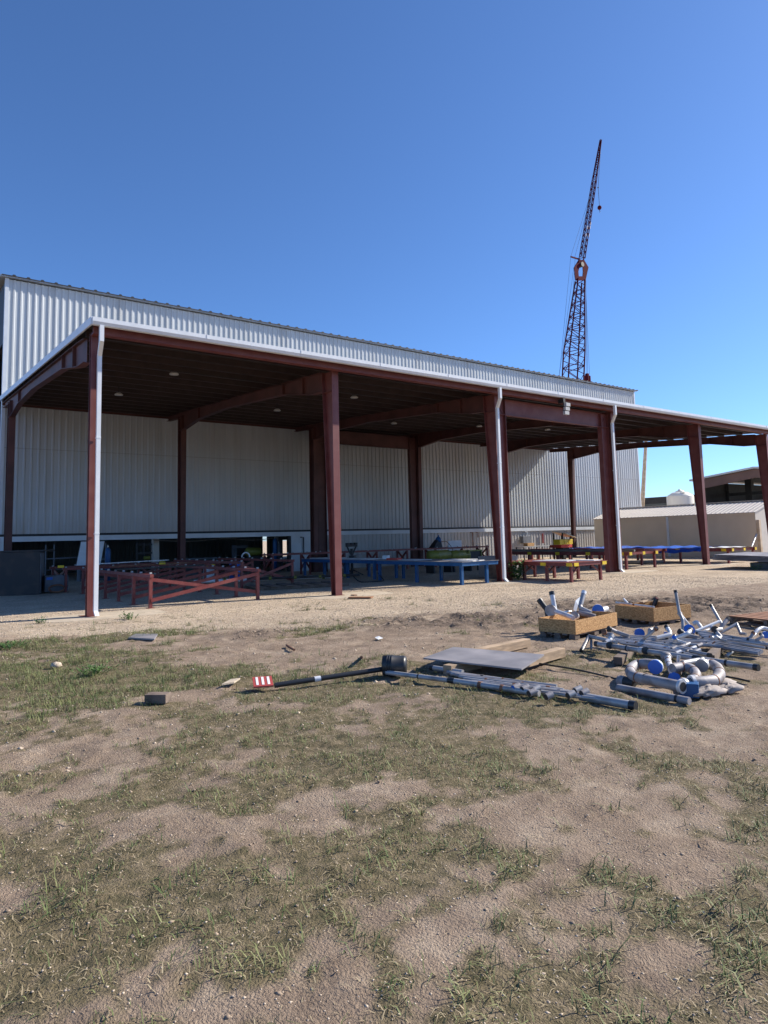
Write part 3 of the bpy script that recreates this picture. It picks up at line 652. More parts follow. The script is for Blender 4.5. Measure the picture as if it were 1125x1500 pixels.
# drums behind table
def drum(qx, qy, Y_, r, L_, label, mt='olive', axis=(1, 0, 0)):
    p = Yp(qx, qy, Y_); ax = V(axis); t = thing('cable_drum', (p.x, Y_, 0), label, 'drum', 'yellow green drums beyond the blue table')
    m_ = MB(); m_.lathe(p-ax*L_/2, [(.001, 0), (r, 0), (r, L_*.3), (r*1.04, L_*.32), (r*1.04, L_*.36), (r, L_*.38), (r, L_), (.001, L_)], 24, ax); part('drum_body', m_, mt, t)
    part('cradle', MB().box(p.x-L_/2, Y_-.3, 0, p.x-L_/2+.08, Y_+.3, p.z-r*.9), 'dark', t); part('cradle', MB().box(p.x+L_/2-.08, Y_-.3, 0, p.x+L_/2, Y_+.3, p.z-r*.9), 'dark', t)
for (qx, w2, l_) in ((643, .9, 'left'), (672, .95, 'middle')):
    drum(qx, 813.5, 26.3, .26, 1.25, 'yellow-green horizontal drum lying beyond the blue table, %s of the pair' % ('left one' if l_ == 'left' else 'right one'))
# frame with green plate
p = Yp(692, 813, 26.3); t = thing('metal_box', (p.x, 26.3, 0), 'dark square box with a yellow-green rim right of the drums', 'box')
part('box_body', MB().box(p.x-.45, 26.1, .6, p.x+.45, 26.6, p.z+.25), 'dark', t)
rim = MB(); z0, z1 = p.z-.28, p.z+.27
rim.box(p.x-.47, 26.05, z0, p.x-.40, 26.095, z1); rim.box(p.x+.40, 26.05, z0, p.x+.47, 26.095, z1); rim.box(p.x-.40, 26.05, z1-.06, p.x+.40, 26.095, z1); part('rim', rim, 'olive', t)
part('leg', MB().box(p.x-.4, 26.2, 0, p.x-.3, 26.3, .6), 'dark', t); part('leg', MB().box(p.x+.3, 26.2, 0, p.x+.4, 26.3, .6), 'dark', t)
# white board leaning on rack in front of wall
p0 = Yp(656, 792, 32.2); p1 = Yp(676, 808, 32.2)
single('white_board', MB().box(p0.x, 32.16, p1.z-.1, p1.x, 32.2, p0.z), 'white', (p0.x, 32.2, p1.z), 'square white board standing upright against the rack by the siding', 'board', bevel=.004)
# blue hooded machine
p = Yp(642, 805, 31.6); t = thing('blue_machine', (p.x, 31.6, 1.1), 'blue pointed machine with a dark sloping side standing on the wall rack', 'machine')
part('machine_body', MB().hexa([(p.x-.55, 31.4, 1.12), (p.x+.2, 31.4, 1.12), (p.x+.2, 31.9, 1.12), (p.x-.55, 31.9, 1.12), (p.x-.12, 31.5, 1.62), (p.x+.15, 31.5, 1.66), (p.x+.15, 31.8, 1.66), (p.x-.12, 31.8, 1.62)]), 'dark', t, bevel=.03)
part('machine_head', MB().lathe((p.x+.05, 31.62, 1.45), [(.001, .0), (.17, .02), (.19, .18), (.12, .32), (.05, .36), (.04, .46), (.001, .47)], 16), 'blue', t)
part('cable', MB().tube(curve([(p.x+.2, 31.5, 1.5), (p.x+.6, 31.5, 1.5), (p.x+.9, 31.45, 1.2), (p.x+1.0, 31.4, .95)]), .02, 6), 'rust', t)
# black pipe stand
p = Yp(515, 803, 28.6); t = thing('pipe_stand', (p.x, 28.6, 0), 'black V-head pipe stand behind the rear blue table', 'stand')
s = MB(); s.cyl((p.x, 28.6, 0), (p.x, 28.6, p.z-.02), .07, 10); part('post', s, 'dark', t)
s = MB(); s.bar((p.x-.32, 28.6, p.z+.13), (p.x+.32, 28.6, p.z+.13), .12, .12); s.bar((p.x-.26, 28.6, p.z+.07), (p.x-.03, 28.6, p.z-.35), .06, .06); s.bar((p.x+.26, 28.6, p.z+.07), (p.x+.03, 28.6, p.z-.35), .06, .06)
s.box(p.x-.30, 28.5, p.z+.19, p.x-.14, 28.7, p.z+.27); s.box(p.x-.06, 28.5, p.z+.19, p.x+.08, 28.7, p.z+.27); s.box(p.x+.16, 28.5, p.z+.19, p.x+.30, 28.7, p.z+.27); part('head', s, 'dark', t)
s = MB(); s.bar((p.x, 28.6, .3), (p.x-.4, 28.2, 0.02), .05, .05); s.bar((p.x, 28.6, .3), (p.x+.4, 28.2, 0.02), .05, .05); s.bar((p.x, 28.6, .3), (p.x, 29.1, 0.02), .05, .05); part('foot', s, 'dark', t)
single('hose', MB().tube(curve([(15.9, 24.2, .5), (16.0, 23.6, .05), (16.8, 23.3, .03), (17.3, 23.7, .03), (17.45, 24.3, .3)]), .025, 6), 'dark', (16, 24, 0), 'black hose looping on the gravel beside the blue table legs', 'hose')
# work bench by the wall with switch box
t = thing('workbench', (35.7, 32.6, 0), 'thin legged steel workbench against the lit siding', 'workbench')
part('bench_top', MB().box(35.7, 32.4, .93, 39.8, 33.2, .98), 'galv', t)
for xx in (35.8, 37.1, 38.5, 39.7):
    for yy in (32.45, 33.15): part('leg', MB().box(xx-.03, yy-.03, 0, xx+.03, yy+.03, .928), 'dark', t)
slab('cardboard_box', (36.7, 32.8, .982), .7, .4, .22, 0, 'osb', 'small cardboard box on the left end of the workbench', 'box')
t = thing('switch_box', (38.0, WY-.1, 1.3), 'grey electrical box with a conduit on the siding above the workbench', 'electrical box')
part('cabinet', MB().box(38.9, WY-.35, 1.15, 39.75, WY-.06, 1.68), 'darkside', t, bevel=.01); part('conduit', MB().cyl((39.55, WY-.2, 1.68), (39.55, WY-.2, 2.06), .04, 8).bar((39.55, WY-.2, 1.98), (39.3, WY-.2, 2.02), .05, .05), 'header', t)
single('wall_bracket', MB().cyl((41.4, WY-.1, 1.1), (41.4, WY-.1, 1.85), .05, 8), 'signred', (41.4, WY-.1, 1.1), 'red upright pipe on the siding right of the grey box', 'pipe')
# tool cart with awning
p = Yp(828, 800, 27.5); cx_ = p.x; t = thing('tool_cart', (cx_, 27.5, 0), 'tool cart with a cream awning, yellow bins and a red tray', 'cart')
part('post', MB().box(cx_-.45, 27.3, 0, cx_-.38, 27.37, 1.85), 'dark', t); part('post', MB().box(cx_+.32, 27.3, 0, cx_+.39, 27.37, 1.75), 'dark', t)
part('post', MB().box(cx_-.45, 28.0, 0, cx_-.38, 28.07, 1.85), 'dark', t); part('post', MB().box(cx_+.32, 28.0, 0, cx_+.39, 28.07, 1.75), 'dark', t)
part('awning', MB().hexa([(cx_-.40, 27.1, 1.80), (cx_+.55, 27.0, 1.52), (cx_+.55, 28.2, 1.62), (cx_-.4, 28.2, 1.95), (cx_-.40, 27.1, 1.83), (cx_+.55, 27.0, 1.55), (cx_+.55, 28.2, 1.65), (cx_-.4, 28.2, 1.98)]), 'cream', t)
part('red_tray', MB().box(cx_-.75, 27.2, .95, cx_+.3, 28.1, 1.12), 'orange', t, bevel=.01)
for k_ in range(3): part('yellow_bin', MB().box(cx_-1.1+.42*k_, 27.0, 1.14, cx_-.72+.42*k_, 27.5, 1.46), 'yellow', t, bevel=.02)
part('cart_body', MB().box(cx_-.35, 27.4, .3, cx_+.3, 27.98, .94), 'dark', t, bevel=.01)
slab('dark_crate', (21.1, 20.6, 0), .7, .7, .62, .1, 'pallet', 'dark crate below the red table in the shade', 'crate')
slab('insulation_roll', (21.9, 21.4, .0), .9, 1.5, .9, .1, 'cloth', 'pale bundled sheets stacked behind the red table', 'bundle')
slab('grey_sheet', (21.6, 17.9, .742), 1.2, 1.5, .03, .2, 'film', 'grey sheet with a dark patch on top of the low red table', 'sheet')
slab('white_plank', (22.2, 16.9, .742), .5, .9, .03, .1, 'white', 'small white plank on the near right corner of the low red table', 'plank')
# leftmost dark container
t = thing('steel_bin', (3.0, 29.6, 0), 'tall black steel bin with an overhanging lid at the left edge', 'bin')
def bxy(pts, z0, z1): return [(x, y, z0) for x, y in pts]+[(x, y, z1) for x, y in pts]
part('bin_body', MB().hexa(bxy([(1.9, 30.33), (4.89, 29.03), (5.25, 30.4), (2.4, 31.7)], 0, 1.63)), 'darkbox', t, bevel=.01)
part('paler_side', MB().hexa(bxy([(4.91, 29.06), (4.935, 29.06), (5.275, 30.36), (5.25, 30.36)], .04, 1.58)), 'darkside', t)  # plate over one side, in a paler grey than the bin body
part('lid', MB().hexa(bxy([(1.8, 30.35), (5.0, 28.95), (5.65, 30.3), (2.4, 31.85)], 1.64, 1.69)), 'darkbox', t)
t = thing('guard_rail', (5.6, 34.2, 0), 'thin pale guard rail frame in the workshop opening right of the black bin', 'rail')
for xx in (6.0, 6.35, 8.6): part('post', MB().cyl((xx, 34.2, 0), (xx, 34.2, 1.9), .03, 8), 'darkside', t)
part('rail', MB().cyl((6.0, 34.2, 1.25), (8.6, 34.2, 1.3), .028, 8), 'darkside', t); part('rail', MB().cyl((6.0, 34.2, .75), (8.6, 34.2, .8), .028, 8), 'darkside', t)
# things beside bin
t = thing('green_machine', (5.4, 29.3, 0), 'low green grey machine with a blue label on the gravel beside the bin', 'machine')
part('machine_case', MB().box(5.15, 29.4, .05, 6.0, 30.1, .68), 'darkside', t, bevel=.02); part('label_plate', MB().box(5.2, 29.385, .52, 5.42, 29.395, .62), 'bluecap', t)
part('hose_coil', MB().tube([(5.55+.28*math.cos(k_*.5), 29.25, .18+.14*math.sin(k_*.5)) for k_ in range(13)], .035, 6), 'rust', t)
slab('yellow_tin', (5.65, 29.1, .98), .22, .1, .09, 0, 'yellow', 'small yellow tin on the rack beside the black bin', 'tin')
# pieces seen in the dark opening
p0 = Yp(121, 791, 33.6); p1 = Yp(155, 822, 33.6)
mb = MB(); d_ = .25
mb.hexa([(p0.x-d_, 33.58, .9), (p1.x-d_, 33.58, .9), (p1.x-d_, 33.61, .9), (p0.x-d_, 33.61, .9), (p0.x, 33.88, 2.0), (p1.x, 33.88, 2.0), (p1.x, 33.91, 2.0), (p0.x, 33.91, 2.0)])
single('leaning_sheet', mb, 'white', (p0.x, 33.6, 0), 'tall white sheet leaning in the dark workshop opening', 'sheet')
def gas(qx, mt, label, Y_=36.0, h=1.5):
    p = Yp(qx, 810, Y_); t = thing('gas_cylinder', (p.x, Y_, 0), label, 'gas cylinder', 'gas cylinders in the opening')
    part('cylinder_body', MB().lathe((p.x, Y_, 0), [(.001, 0), (.13, 0), (.13, h-.25), (.10, h-.12), (.04, h-.05), (.001, h-.05)], 18), mt, t)
    part('valve', MB().cyl((p.x, Y_, h-.06), (p.x, Y_, h+.06), .035, 8), 'galv', t)
gas(158, 'blue', 'blue gas cylinder right of the leaning white sheet', 33.9, 1.75); gas(403, 'blue', 'tall blue gas cylinder near the right side of the opening', 36.5, 2.0)
gas(408, 'darkside', 'grey gas cylinder right beside the tall blue one', 36.6, 1.7)
p = Yp(228, 800, 37); single('interior_post', MB().box(p.x-.16, 36.9, 0, p.x+.16, 37.2, 4), 'tantrim', (p.x, 37, 0), 'pale square post inside the dark opening', 'post')
p = Yp(396, 800, 38); single('interior_post', MB().box(p.x+.5, 37.9, 0, p.x+.8, 38.2, 4), 'darkside', (p.x, 38, 0), 'grey post inside the opening beside the gas cylinders', 'post')
p = Yp(212, 805, 36); t = thing('drill_press', (p.x, 36, 0), 'dark machine frame with green fittings left of the pale post', 'machine')
m_ = MB()
for dx in (-.45, -.1, .25): m_.box(p.x+dx, 35.9, 0, p.x+dx+.07, 36.0, 1.9)
m_.box(p.x-.46, 35.88, 1.3, p.x+.35, 36.02, 1.4); m_.box(p.x-.46, 35.88, 1.75, p.x+.35, 36.02, 1.82); part('frame', m_, 'dark', t)
part('fitting', MB().cyl((p.x-.1, 35.8, 1.1), (p.x+.2, 35.8, 1.1), .09, 10), 'olive', t)
p = Yp(370, 811, 37.5); t = thing('yellow_tank', (p.x, 37.5, 0), 'dull yellow horizontal tank inside the dark opening', 'tank')
part('tank_body', MB().lathe((p.x-.45, 37.5, 1.2), [(.001, 0), (.2, .03), (.25, .12), (.25, .85), (.2, .95), (.001, .98)], 18, (1, 0, 0)), 'olive', t); part('cradle', MB().box(p.x-.35, 37.3, 0, p.x+.4, 37.7, .95), 'dark', t)
p = Yp(360, 822, 33.0)
t = thing('white_spool', (p.x, 33, .95), 'white arched spool standing on the dark rack in the opening', 'spool')
part('arch', MB().tube([(p.x+.22*math.cos(a_), 33, 1.0+.24*math.sin(a_)) for a_ in np.linspace(0, math.pi, 12)], .04, 8), 'white', t)
for (q0, q1, l_, m__) in (((90, 830, 1.0), (262, 812, 1.0), 'long yellow strip lying across the left rack tops', 'yellow'), ((200, 826, 1.0), (275, 817, 1.0), 'pale plank lying across the left rack tops', 'white')):
    a = G(q0[0], q0[1], 1.03); b2 = G(q1[0], q1[1], 1.03)
    if (b2-a).length > 12: b2 = a+(b2-a).normalized()*7
    a.y = max(a.y, 19.9); single('metal_strip', MB().bar((8.2, 24.8, 1.09) if m__ == 'yellow' else (7.0, 28.6, 1.09), (9.4, 28.4, 1.09) if m__ == 'yellow' else (10.2, 30.2, 1.09), .22, .03), m__, (8, 25, 1), l_, 'strip')
def lathe_thing(name, c, r, h, mt, label, cat, band=None):
    t = thing(name, c, label, cat); x_, y_, z_ = c
    part('body', MB().lathe(c, [(.001, 0), (r, 0), (r, h*.32), (r*1.04, h*.34), (r*1.04, h*.37), (r, h*.39), (r, h*.62), (r*1.04, h*.64), (r*1.04, h*.67), (r, h*.69), (r, h), (r*.92, h), (r*.92, h*.97), (.001, h*.97)], 24), mt, t)
    part('lid_ring', MB().lathe((x_, y_, z_+h), [(r*.93, 0), (r*1.03, 0), (r*1.03, .03), (r*.93, .03)], 24), 'dark', t); return t
q = Yp(345, 835, 31.0); lathe_thing('steel_barrel', (q.x, 31.0, 0), .29, .88, 'bluecap', 'dark blue barrel behind the right end of the first red rack', 'barrel')
q = Yp(306, 840, 30.2); lathe_thing('plastic_bucket', (q.x, 30.2, 0), .25, .62, 'white', 'white bucket standing in the shade behind the red racks', 'bucket')
slab('yellow_box', (q.x, 30.2, .66), .5, .3, .16, .1, 'yellow', 'dull yellow box on top of the white bucket', 'box')
for (x_, y_, w_2, h_2, l_) in ((8.9, 37.4, 1.5, 1.15, 'low dark cabinet deep in the opening, left one'), (14.6, 37.8, 2.2, .95, 'long dark bench deep in the opening, centre'), (17.6, 38.6, .8, 1.6, 'tall dark locker deep in the opening, right one')):
    t = thing('shop_cabinet', (x_, y_, 0), l_, 'cabinet'); part('body', MB().box(x_-w_2/2, y_, 0, x_+w_2/2, y_+.6, h_2), 'darkside', t, bevel=.01)
    for k_ in range(3): part('drawer', MB().box(x_-w_2/2+.06, y_-.025, .12+h_2*.28*k_, x_+w_2/2-.06, y_-.002, .08+h_2*.28*(k_+1)), 'dark', t)
single('hanging_cable', MB().tube(curve([(11.5, 36.2, 2.0), (13.5, 36.2, 1.9), (15.5, 36.2, 2.0), (17.2, 36.2, 1.88), (18.8, 36.2, 2.0)]), .02, 6), 'tanpipe', (11.5, 36.2, 2), 'slack pale cable looped along the top of the opening', 'cable')
for (x_, y_, l_) in ((7.6, 23.0, 'short dark angle bar lying on the first rack'), (8.4, 26.5, 'rusty flat bar lying further back on the first rack')):
    single('steel_bar', MB().bar((x_-1.5, y_, 1.02), (x_+1.7, y_+.5, 1.02), .10, .05), 'rust' if 'rusty' in l_ else 'dark', (x_, y_, 1), l_, 'bar')
# pipes and boards on the ground behind rack 1
for (a, b2, r, mt, l_) in (((9.9, 26.2, .30), (15.4, 23.9, .30), .07, 'white', 'long white wrapped pipe lying in the shade behind the second column'),
                           ((11.6, 25.0, .34), (15.8, 23.3, .34), .05, 'dark', 'black pipe lying beside the long white wrapped one')):
    t = thing('steel_pipe', a, l_, 'pipe'); part('pipe_body', MB().cyl(a, b2, r), mt, t)
    a = V(a); b2 = V(b2); d = (b2-a).normalized()
    for k_ in (.2, .42, .64, .86):
        c_ = a.lerp(b2, k_); part('collar', MB().cyl(c_-d*.05, c_+d*.05, r*1.35), 'olive', t)
t = thing('wooden_pallet', (11.9, 23.9, 0), 'dark low timber pallet in the shade left of the second column', 'pallet')
for k_ in range(3): part('bearer', MB().bar((11.3+.0, 24.6-.65*k_, .07), (14.6, 23.6-.65*k_, .07), .12, .10), 'pallet', t)
for k_ in range(6): part('deck_board', MB().bar((11.5+.58*k_, 24.6-.17*k_, .14), (11.2+.58*k_, 23.1-.17*k_, .14), .32, .03), 'pallet', t)
# board on the pad of column 2
a = G(512, 875, .03); b2 = G(545, 875, .03)
single('brown_board', MB().bar(a, b2, .28, .035), 'brownwood', a, 'short brown board lying on the concrete beside the second column', 'board', bevel=.004)
single('wood_offcut', MB().bar(G(516, 871.5, .02), G(521, 872, .02), .12, .03), 'brownwood', G(518, 872), 'tiny wood scrap next to the brown board', 'offcut')

# ------------------------------------------------------------------ tan shed
t = thing('tan_shed', (45, 21.1, 0), 'low tan metal shed with a ribbed roof beyond the right end of the canopy', 'shed')
sx0, sx1, sy0, sy1, eh, rh = 45.0, 50.2, 21.1, 33.4, 2.85, 3.62; mx = (sx0+sx1)/2
part('side_wall', MB().box(sx0, sy0, 0, sx0+.08, sy1, eh), 'tan', t)
part('side_wall', MB().box(sx1-.08, sy0, 0, sx1, sy1, eh), 'tan', t)
for yy in (sy0, sy1-.06):
    part('gable_wall', MB().prism([(sx0+.085, yy, 0), (sx1-.085, yy, 0), (sx1-.085, yy, eh), (mx, yy, rh-.02), (sx0+.085, yy, eh)], (0, .06, 0)), 'tantrim', t)
rm = MB()
for (xa, za, xb, zb) in ((sx0-.12, eh-.03, mx, rh), (mx, rh, sx1+.12, eh-.03)):
    rm.hexa([(xa, sy0-.1, za), (xb, sy0-.1, zb), (xb, sy1+.1, zb), (xa, sy1+.1, za), (xa, sy0-.1, za+.04), (xb, sy0-.1, zb+.04), (xb, sy1+.1, zb+.04), (xa, sy1+.1, za+.04)])
    y = sy0
    while y < sy1:
        rm.hexa([(xa, y, za+.04), (xb, y, zb+.04), (xb, y+.06, zb+.04), (xa, y+.06, za+.04), (xa, y+.015, za+.075), (xb, y+.015, zb+.075), (xb, y+.045, zb+.075), (xa, y+.045, za+.075)]); y += .305
rr = part('roof', rm, 'tanroof', t)
part('ridge_cap', MB().bar((mx, sy0-.1, rh+.09), (mx, sy1+.1, rh+.09), .30, .04), 'tantrim', rr)
part('downspout', MB().box(sx0-.12, 27.1, 0, sx0-.01, 27.22, eh-.05), 'gutter', t)
part('corner_trim', MB().box(sx0-.02, sy0-.02, 0, sx0+.1, sy0-.003, eh-.04), 'tantrim', t)
part('door', MB().box(sx0+.5, sy0-.03, 0, sx0+1.5, sy0-.005, 2.1), 'tantrim', t)
single('leaning_pole', MB().cyl(Yp(1099, 806, 20.2), Yp(1111, 776, 20.6), .05), 'pipe_light', Yp(1099, 806, 20.2), 'grey pole leaning toward the corner of the tan shed', 'pole')
q = Yp(1114, 806, 20.4); single('tan_post', MB().box(q.x-.12, 20.3, 0, q.x+.12, 20.5, 2.35), 'boomtan', (q.x, 20.4, 0), 'upright rusty cream post beside the tan shed corner', 'post', bevel=.01)
# stack of dark sheets at right edge
t = thing('sheet_stack', (32.6, 14.5, 0), 'stack of dark grey metal sheets lying at the right edge', 'sheet stack')
part('timber_base', MB().box(31.6, 13.6, 0, 34.3, 15.2, .30), 'darkside', t, bevel=.01)
for k_ in range(5): part('metal_sheet', MB().hexa([(31.1+.03*k_, 12.9, .32+.055*k_), (33.9+.03*k_, 12.9, .40+.055*k_), (34.2+.03*k_, 16.6, .44+.055*k_), (31.0+.03*k_, 16.6, .42+.055*k_), (31.1+.03*k_, 12.9, .345+.055*k_), (33.9+.03*k_, 12.9, .425+.055*k_), (34.2+.03*k_, 16.6, .465+.055*k_), (31.0+.03*k_, 16.6, .445+.055*k_)]), 'plate', t)
# ------------------------------------------------------------------ distant structures
t = thing('water_tank', (72, 41.5, 0), 'round white plastic water tank behind the tan shed', 'water tank')
pc = Xp(997, 740, 70); R = (Xp(1017.5, 735, 70)-Xp(976.5, 735, 70)).length/2*.86; zt = Xp(997, 727, 70).z; zs = Xp(997, 720, 70).z
t.location = (pc.x, pc.y, 0); t['base'] = (pc.x, pc.y, 0)
part('tank_body', MB().lathe((pc.x, pc.y, 0), [(R, 0), (R, zt*.33), (R*1.015, zt*.34), (R, zt*.35), (R, zt*.7), (R*1.015, zt*.71), (R, zt*.72), (R, zt-.05), (R*.97, zt+.05), (R*.55, zs-.08), (.001, zs)], 40), 'tank', t)
part('lid', MB().lathe((pc.x, pc.y, zs-.08), [(.45, 0), (.45, .12), (.2, .2), (.12, .34), (.001, .34)], 20), 'tank', t)
part('lifting_lug', MB().box(pc.x-R*.5, pc.y-R*.62, zt+.32, pc.x-R*.3, pc.y-R*.3, zt+.40), 'tank', t)
# long low dark roof
a = Yp(941, 729, 52); b2 = Yp(990, 731, 42); a.z = b2.z = (a.z+b2.z)/2
t = thing('low_shed', (a.x, a.y, 0), 'low dark roofed shed seen between the workshop and the white tank', 'shed')
d = (b2-a).normalized(); nrm = V((d.y, -d.x, 0))*-1; nrm = V((1, 0, 0))
part('roof_fascia', MB().prism([(a.x-8, a.y+6, a.z-.75), (b2.x+2, b2.y-2, a.z-.75), (b2.x+10, b2.y+4, a.z-.75), (a.x+2, a.y+14, a.z-.75)], (0, 0, .75)), 'dark', t)
part('shed_wall', MB().prism([(a.x-7, a.y+6, 0), (b2.x+1.5, b2.y-1.4, 0), (b2.x+9, b2.y+4, 0), (a.x+2, a.y+13, 0)], (0, 0, a.z-.76)), 'int_wall', t)
# brown gabled shed: ridge direction away from the camera, gable facing -x
gx = 82.0
L0 = Xp(1026, 703, gx); Rg = Xp(1106, 686.5, gx); base = (gx, Rg.y, 0)
t = thing('gabled_shed', base, 'large open brown steel shed with a shallow gable behind the tan shed', 'shed')
sl_ = (Rg.z-L0.z)/(L0.y-Rg.y); W_ = L0.y-Rg.y+.9
yl = Rg.y+W_; yr = Rg.y-W_; zl = Rg.z-sl_*W_
fp = lambda x: [(x, yl, zl-1.15), (x, Rg.y, Rg.z-1.05), (x, yr, zl-1.15), (x, yr, zl), (x, Rg.y, Rg.z), (x, yl, zl)]
part('gable_fascia', MB().add(fp(gx)+fp(gx+.15), [(0, 1, 4, 5), (1, 2, 3, 4), (6, 7, 10, 11), (7, 8, 9, 10), (0, 1, 7, 6), (1, 2, 8, 7), (3, 4, 10, 9), (4, 5, 11, 10)]), 'brown', t)
rq = MB()
for (ya, za, yb_, zb) in ((yl+.4, zl+.0, Rg.y, Rg.z), (Rg.y, Rg.z, yr-.4, zl+.0)):
    rq.hexa([(gx-.3, ya, za+.02), (gx+50, ya, za+.02), (gx+50, yb_, zb+.02), (gx-.3, yb_, zb+.02), (gx-.3, ya, za+.24), (gx+50, ya, za+.24), (gx+50, yb_, zb+.24), (gx-.3, yb_, zb+.24)])
part('roof', rq, 'galv', t)
for yy in np.linspace(yl-.3, yr+.3, 6):
    part('column', MB().box(gx+7.2, yy-.4, 0, gx+7.9, yy+.4, zl-.2+sl_*(W_-abs(yy-Rg.y))), 'dark', t)
part('rear_wall', MB().box(gx+25, yr, 0, gx+25.2, yl, zl-1.3), 'dark', t)
part('beam', MB().box(gx+7.25, yr, zl-1.8, gx+7.6, yl, zl-1.4), 'dark', t)
part('left_wall', MB().box(gx+1, yl-.3, 0, gx+49, yl-.1, zl-.1), 'dark', t)
part('antenna', MB().cyl((gx+1, Rg.y-.1, Rg.z), (gx+1, Rg.y-.1, Rg.z+1.0), .03, 6), 'galv', t)
# tan leaning boom
a = Yp(939, 775, 44); b2 = Yp(946.5, 640, 44); c_ = a.lerp(b2, -1.2); c_ = a+(a-b2)*((a.z)/(b2.z-a.z))
t = thing('leaning_boom', (c_.x, 44, 0), 'slim rusty cream boom standing almost upright right of the workshop corner', 'boom')
e2 = a.lerp(b2, 1.25)
part('boom_tube', MB().tube([c_, e2], [.34, .17], 4), 'boomtan', t); part('pulley', MB().cyl(e2-V((0, .15, 0)), e2+V((0, .15, 0)), .3, 14), 'dark', t)
part('base_mount', MB().box(c_.x-1.0, 43.2, 0, c_.x+1.0, 44.8, 1.0), 'dark', t)

# ------------------------------------------------------------------ lattice crane
CYP = 56.0
C = lambda x, y: Yp(x, y, CYP)
cr = thing('lattice_crane', C(836, 600), 'tall red lattice boom crane with a jib and hook ball rising behind the workshop', 'crane')
cr.location = (C(832, 690).x, CYP, 0); cr['base'] = (C(832, 690).x, CYP, 0)
def lattice(mb, p, q, w0, w1, nb, rc, rl, twist=.5):
    p = V(p); q = V(q); d = (q-p).normalized(); a = d.cross(V((math.sin(twist), math.cos(twist), 0))).normalized(); b_ = d.cross(a)
    def cor(t_, k_):
        w = (w0+(w1-w0)*t_)/2; i, j = ((-1, -1), (1, -1), (1, 1), (-1, 1))[k_ % 4]; return p.lerp(q, t_)+a*w*i+b_*w*j
    for k_ in range(4): mb.tube([cor(0, k_), cor(1, k_)], rc, 6)
    for s in range(nb):
        t0, t1 = s/nb, (s+1)/nb
        for k_ in range(4):
            if s % 2: mb.tube([cor(t0, k_), cor(t1, k_+1)], rl, 4, caps=False)
            else: mb.tube([cor(t0, k_+1), cor(t1, k_)], rl, 4, caps=False)
            if s % 2 == 0: mb.tube([cor(t0, k_), cor(t0, k_+1)], rl, 4, caps=False)
foot = V((C(832, 690).x-1.0, CYP, 2.0))
b0 = C(838.5, 560); b1 = C(841, 515); b2 = C(849.5, 411)
m1 = MB(); lattice(m1, foot+(b1-foot)*.0, b1, 2.1, 2.1, 22, .10, .05); lattice(m1, b1, b2, 2.1, .92, 12, .10, .05); part('lower_boom', m1, 'crane', cr)
# boom head
hx = lambda x, y, o: C(x, y)+V((0, o, 0))
hp = [(842.5, 411), (840.3, 392), (846.5, 380), (856, 380), (861.5, 392), (857, 411)]
for o in (-.1,):
    hm = MB()
    lft = [(842.5, 411), (840.3, 392), (847, 381), (848.5, 390), (846.5, 398), (847, 405), (853, 405), (853.5, 398), (853, 390), (855, 381), (861.3, 392), (857, 411)]
    v = [hx(*q, o) for q in lft]; v += [x_+V((0, .1, 0)) for x_ in v]; n_ = len(lft)
    fs = []
    for quad in ((0, 1, 4, 5), (1, 2, 3, 4), (0, 5, 6, 11), (11, 6, 7, 10), (10, 7, 8, 9), (2, 9, 8, 3)):
        fs.append(quad); fs.append(tuple(i+n_ for i in quad))
    fs += [(i, (i+1) % n_, (i+1) % n_+n_, i+n_) for i in range(n_)]
    hm.add(v, fs); part('head_plate', hm, 'crane', cr)
part('sheave', MB().cyl(C(851, 388)+V((0, -.3, 0)), C(851, 388)+V((0, .3, 0)), .33, 16), 'dark', cr)
j0, j1 = C(852.5, 379), C(870, 268); j2 = C(880, 205)
m2 = MB(); lattice(m2, j0, j1, .62, .5, 26, .062, .03); lattice(m2, j1, j2, .5, .18, 12, .062, .03); part('jib', m2, 'crane', cr)
wb_ = MB(); d = (j1-j0).normalized()
for (tt, sx) in ((.27, -.31), (.37, -.30), (.28, .29), (.38, .28), (.43, .28)): c_ = j0.lerp(j1, tt); s_ = V((sx, -.3, 0)); wb_.tube([c_+s_, c_+s_+d*.45], .07, 6)
part('white_band', wb_, 'cranewhite', cr)
st = MB(); st.bar(C(849, 380), C(836, 376), .12, .18); part('strut', st, 'crane', cr)
ln = MB(); lr = .022
for (q0, q1) in (((836, 376), (872, 262)), ((842, 377), (870, 268)), ((836, 377), (819, 552)), ((840.5, 392), (818.5, 556)), ((842.5, 378), (838, 460)), ((857, 400), (863.5, 548)), ((858, 400), (859.5, 548)), ((857.5, 400), (861, 549)), ((856.8, 400), (856, 548))):
    ln.tube([C(*q0), C(*q1)], lr, 4)
part('guy_line', ln, 'dark', cr)
hb = part('hook_line', MB().tube([j2+V((.1, 0, 0)), C(876.2, 275), C(878.1, 301)], .03, 5), 'dark', cr)
q = C(878.2, 304.2); part('hook_ball', MB().lathe(q+V((0, 0, -.3)), [(.001, 0), (.17, .04), (.26, .15), (.3, .3), (.26, .45), (.17, .56), (.001, .6)], 20), 'crane', cr)
part('hook', MB().tube([q+V((0, 0, -.3)), q+V((0, 0, -.5)), q+V((.09, 0, -.6)), q+V((.0, 0, -.68))], .04, 6), 'dark', cr)
part('line_clamp', MB().lathe(C(876.2, 274.5)+V((0, 0, -.15)), [(.001, 0), (.13, .12), (.001, .24)], 10), 'dark', cr)
q = C(860.5, 553); part('hook_block', MB().box(q.x-.36, q.y-.3, q.z-.6, q.x-.05, q.y+.3, q.z+.3).box(q.x+.02, q.y-.3, q.z-.6, q.x+.36, q.y+.3, q.z+.25).box(q.x-.25, q.y-.2, q.z+.2, q.x+.2, q.y+.2, q.z+.55), 'crane', cr, bevel=.08)
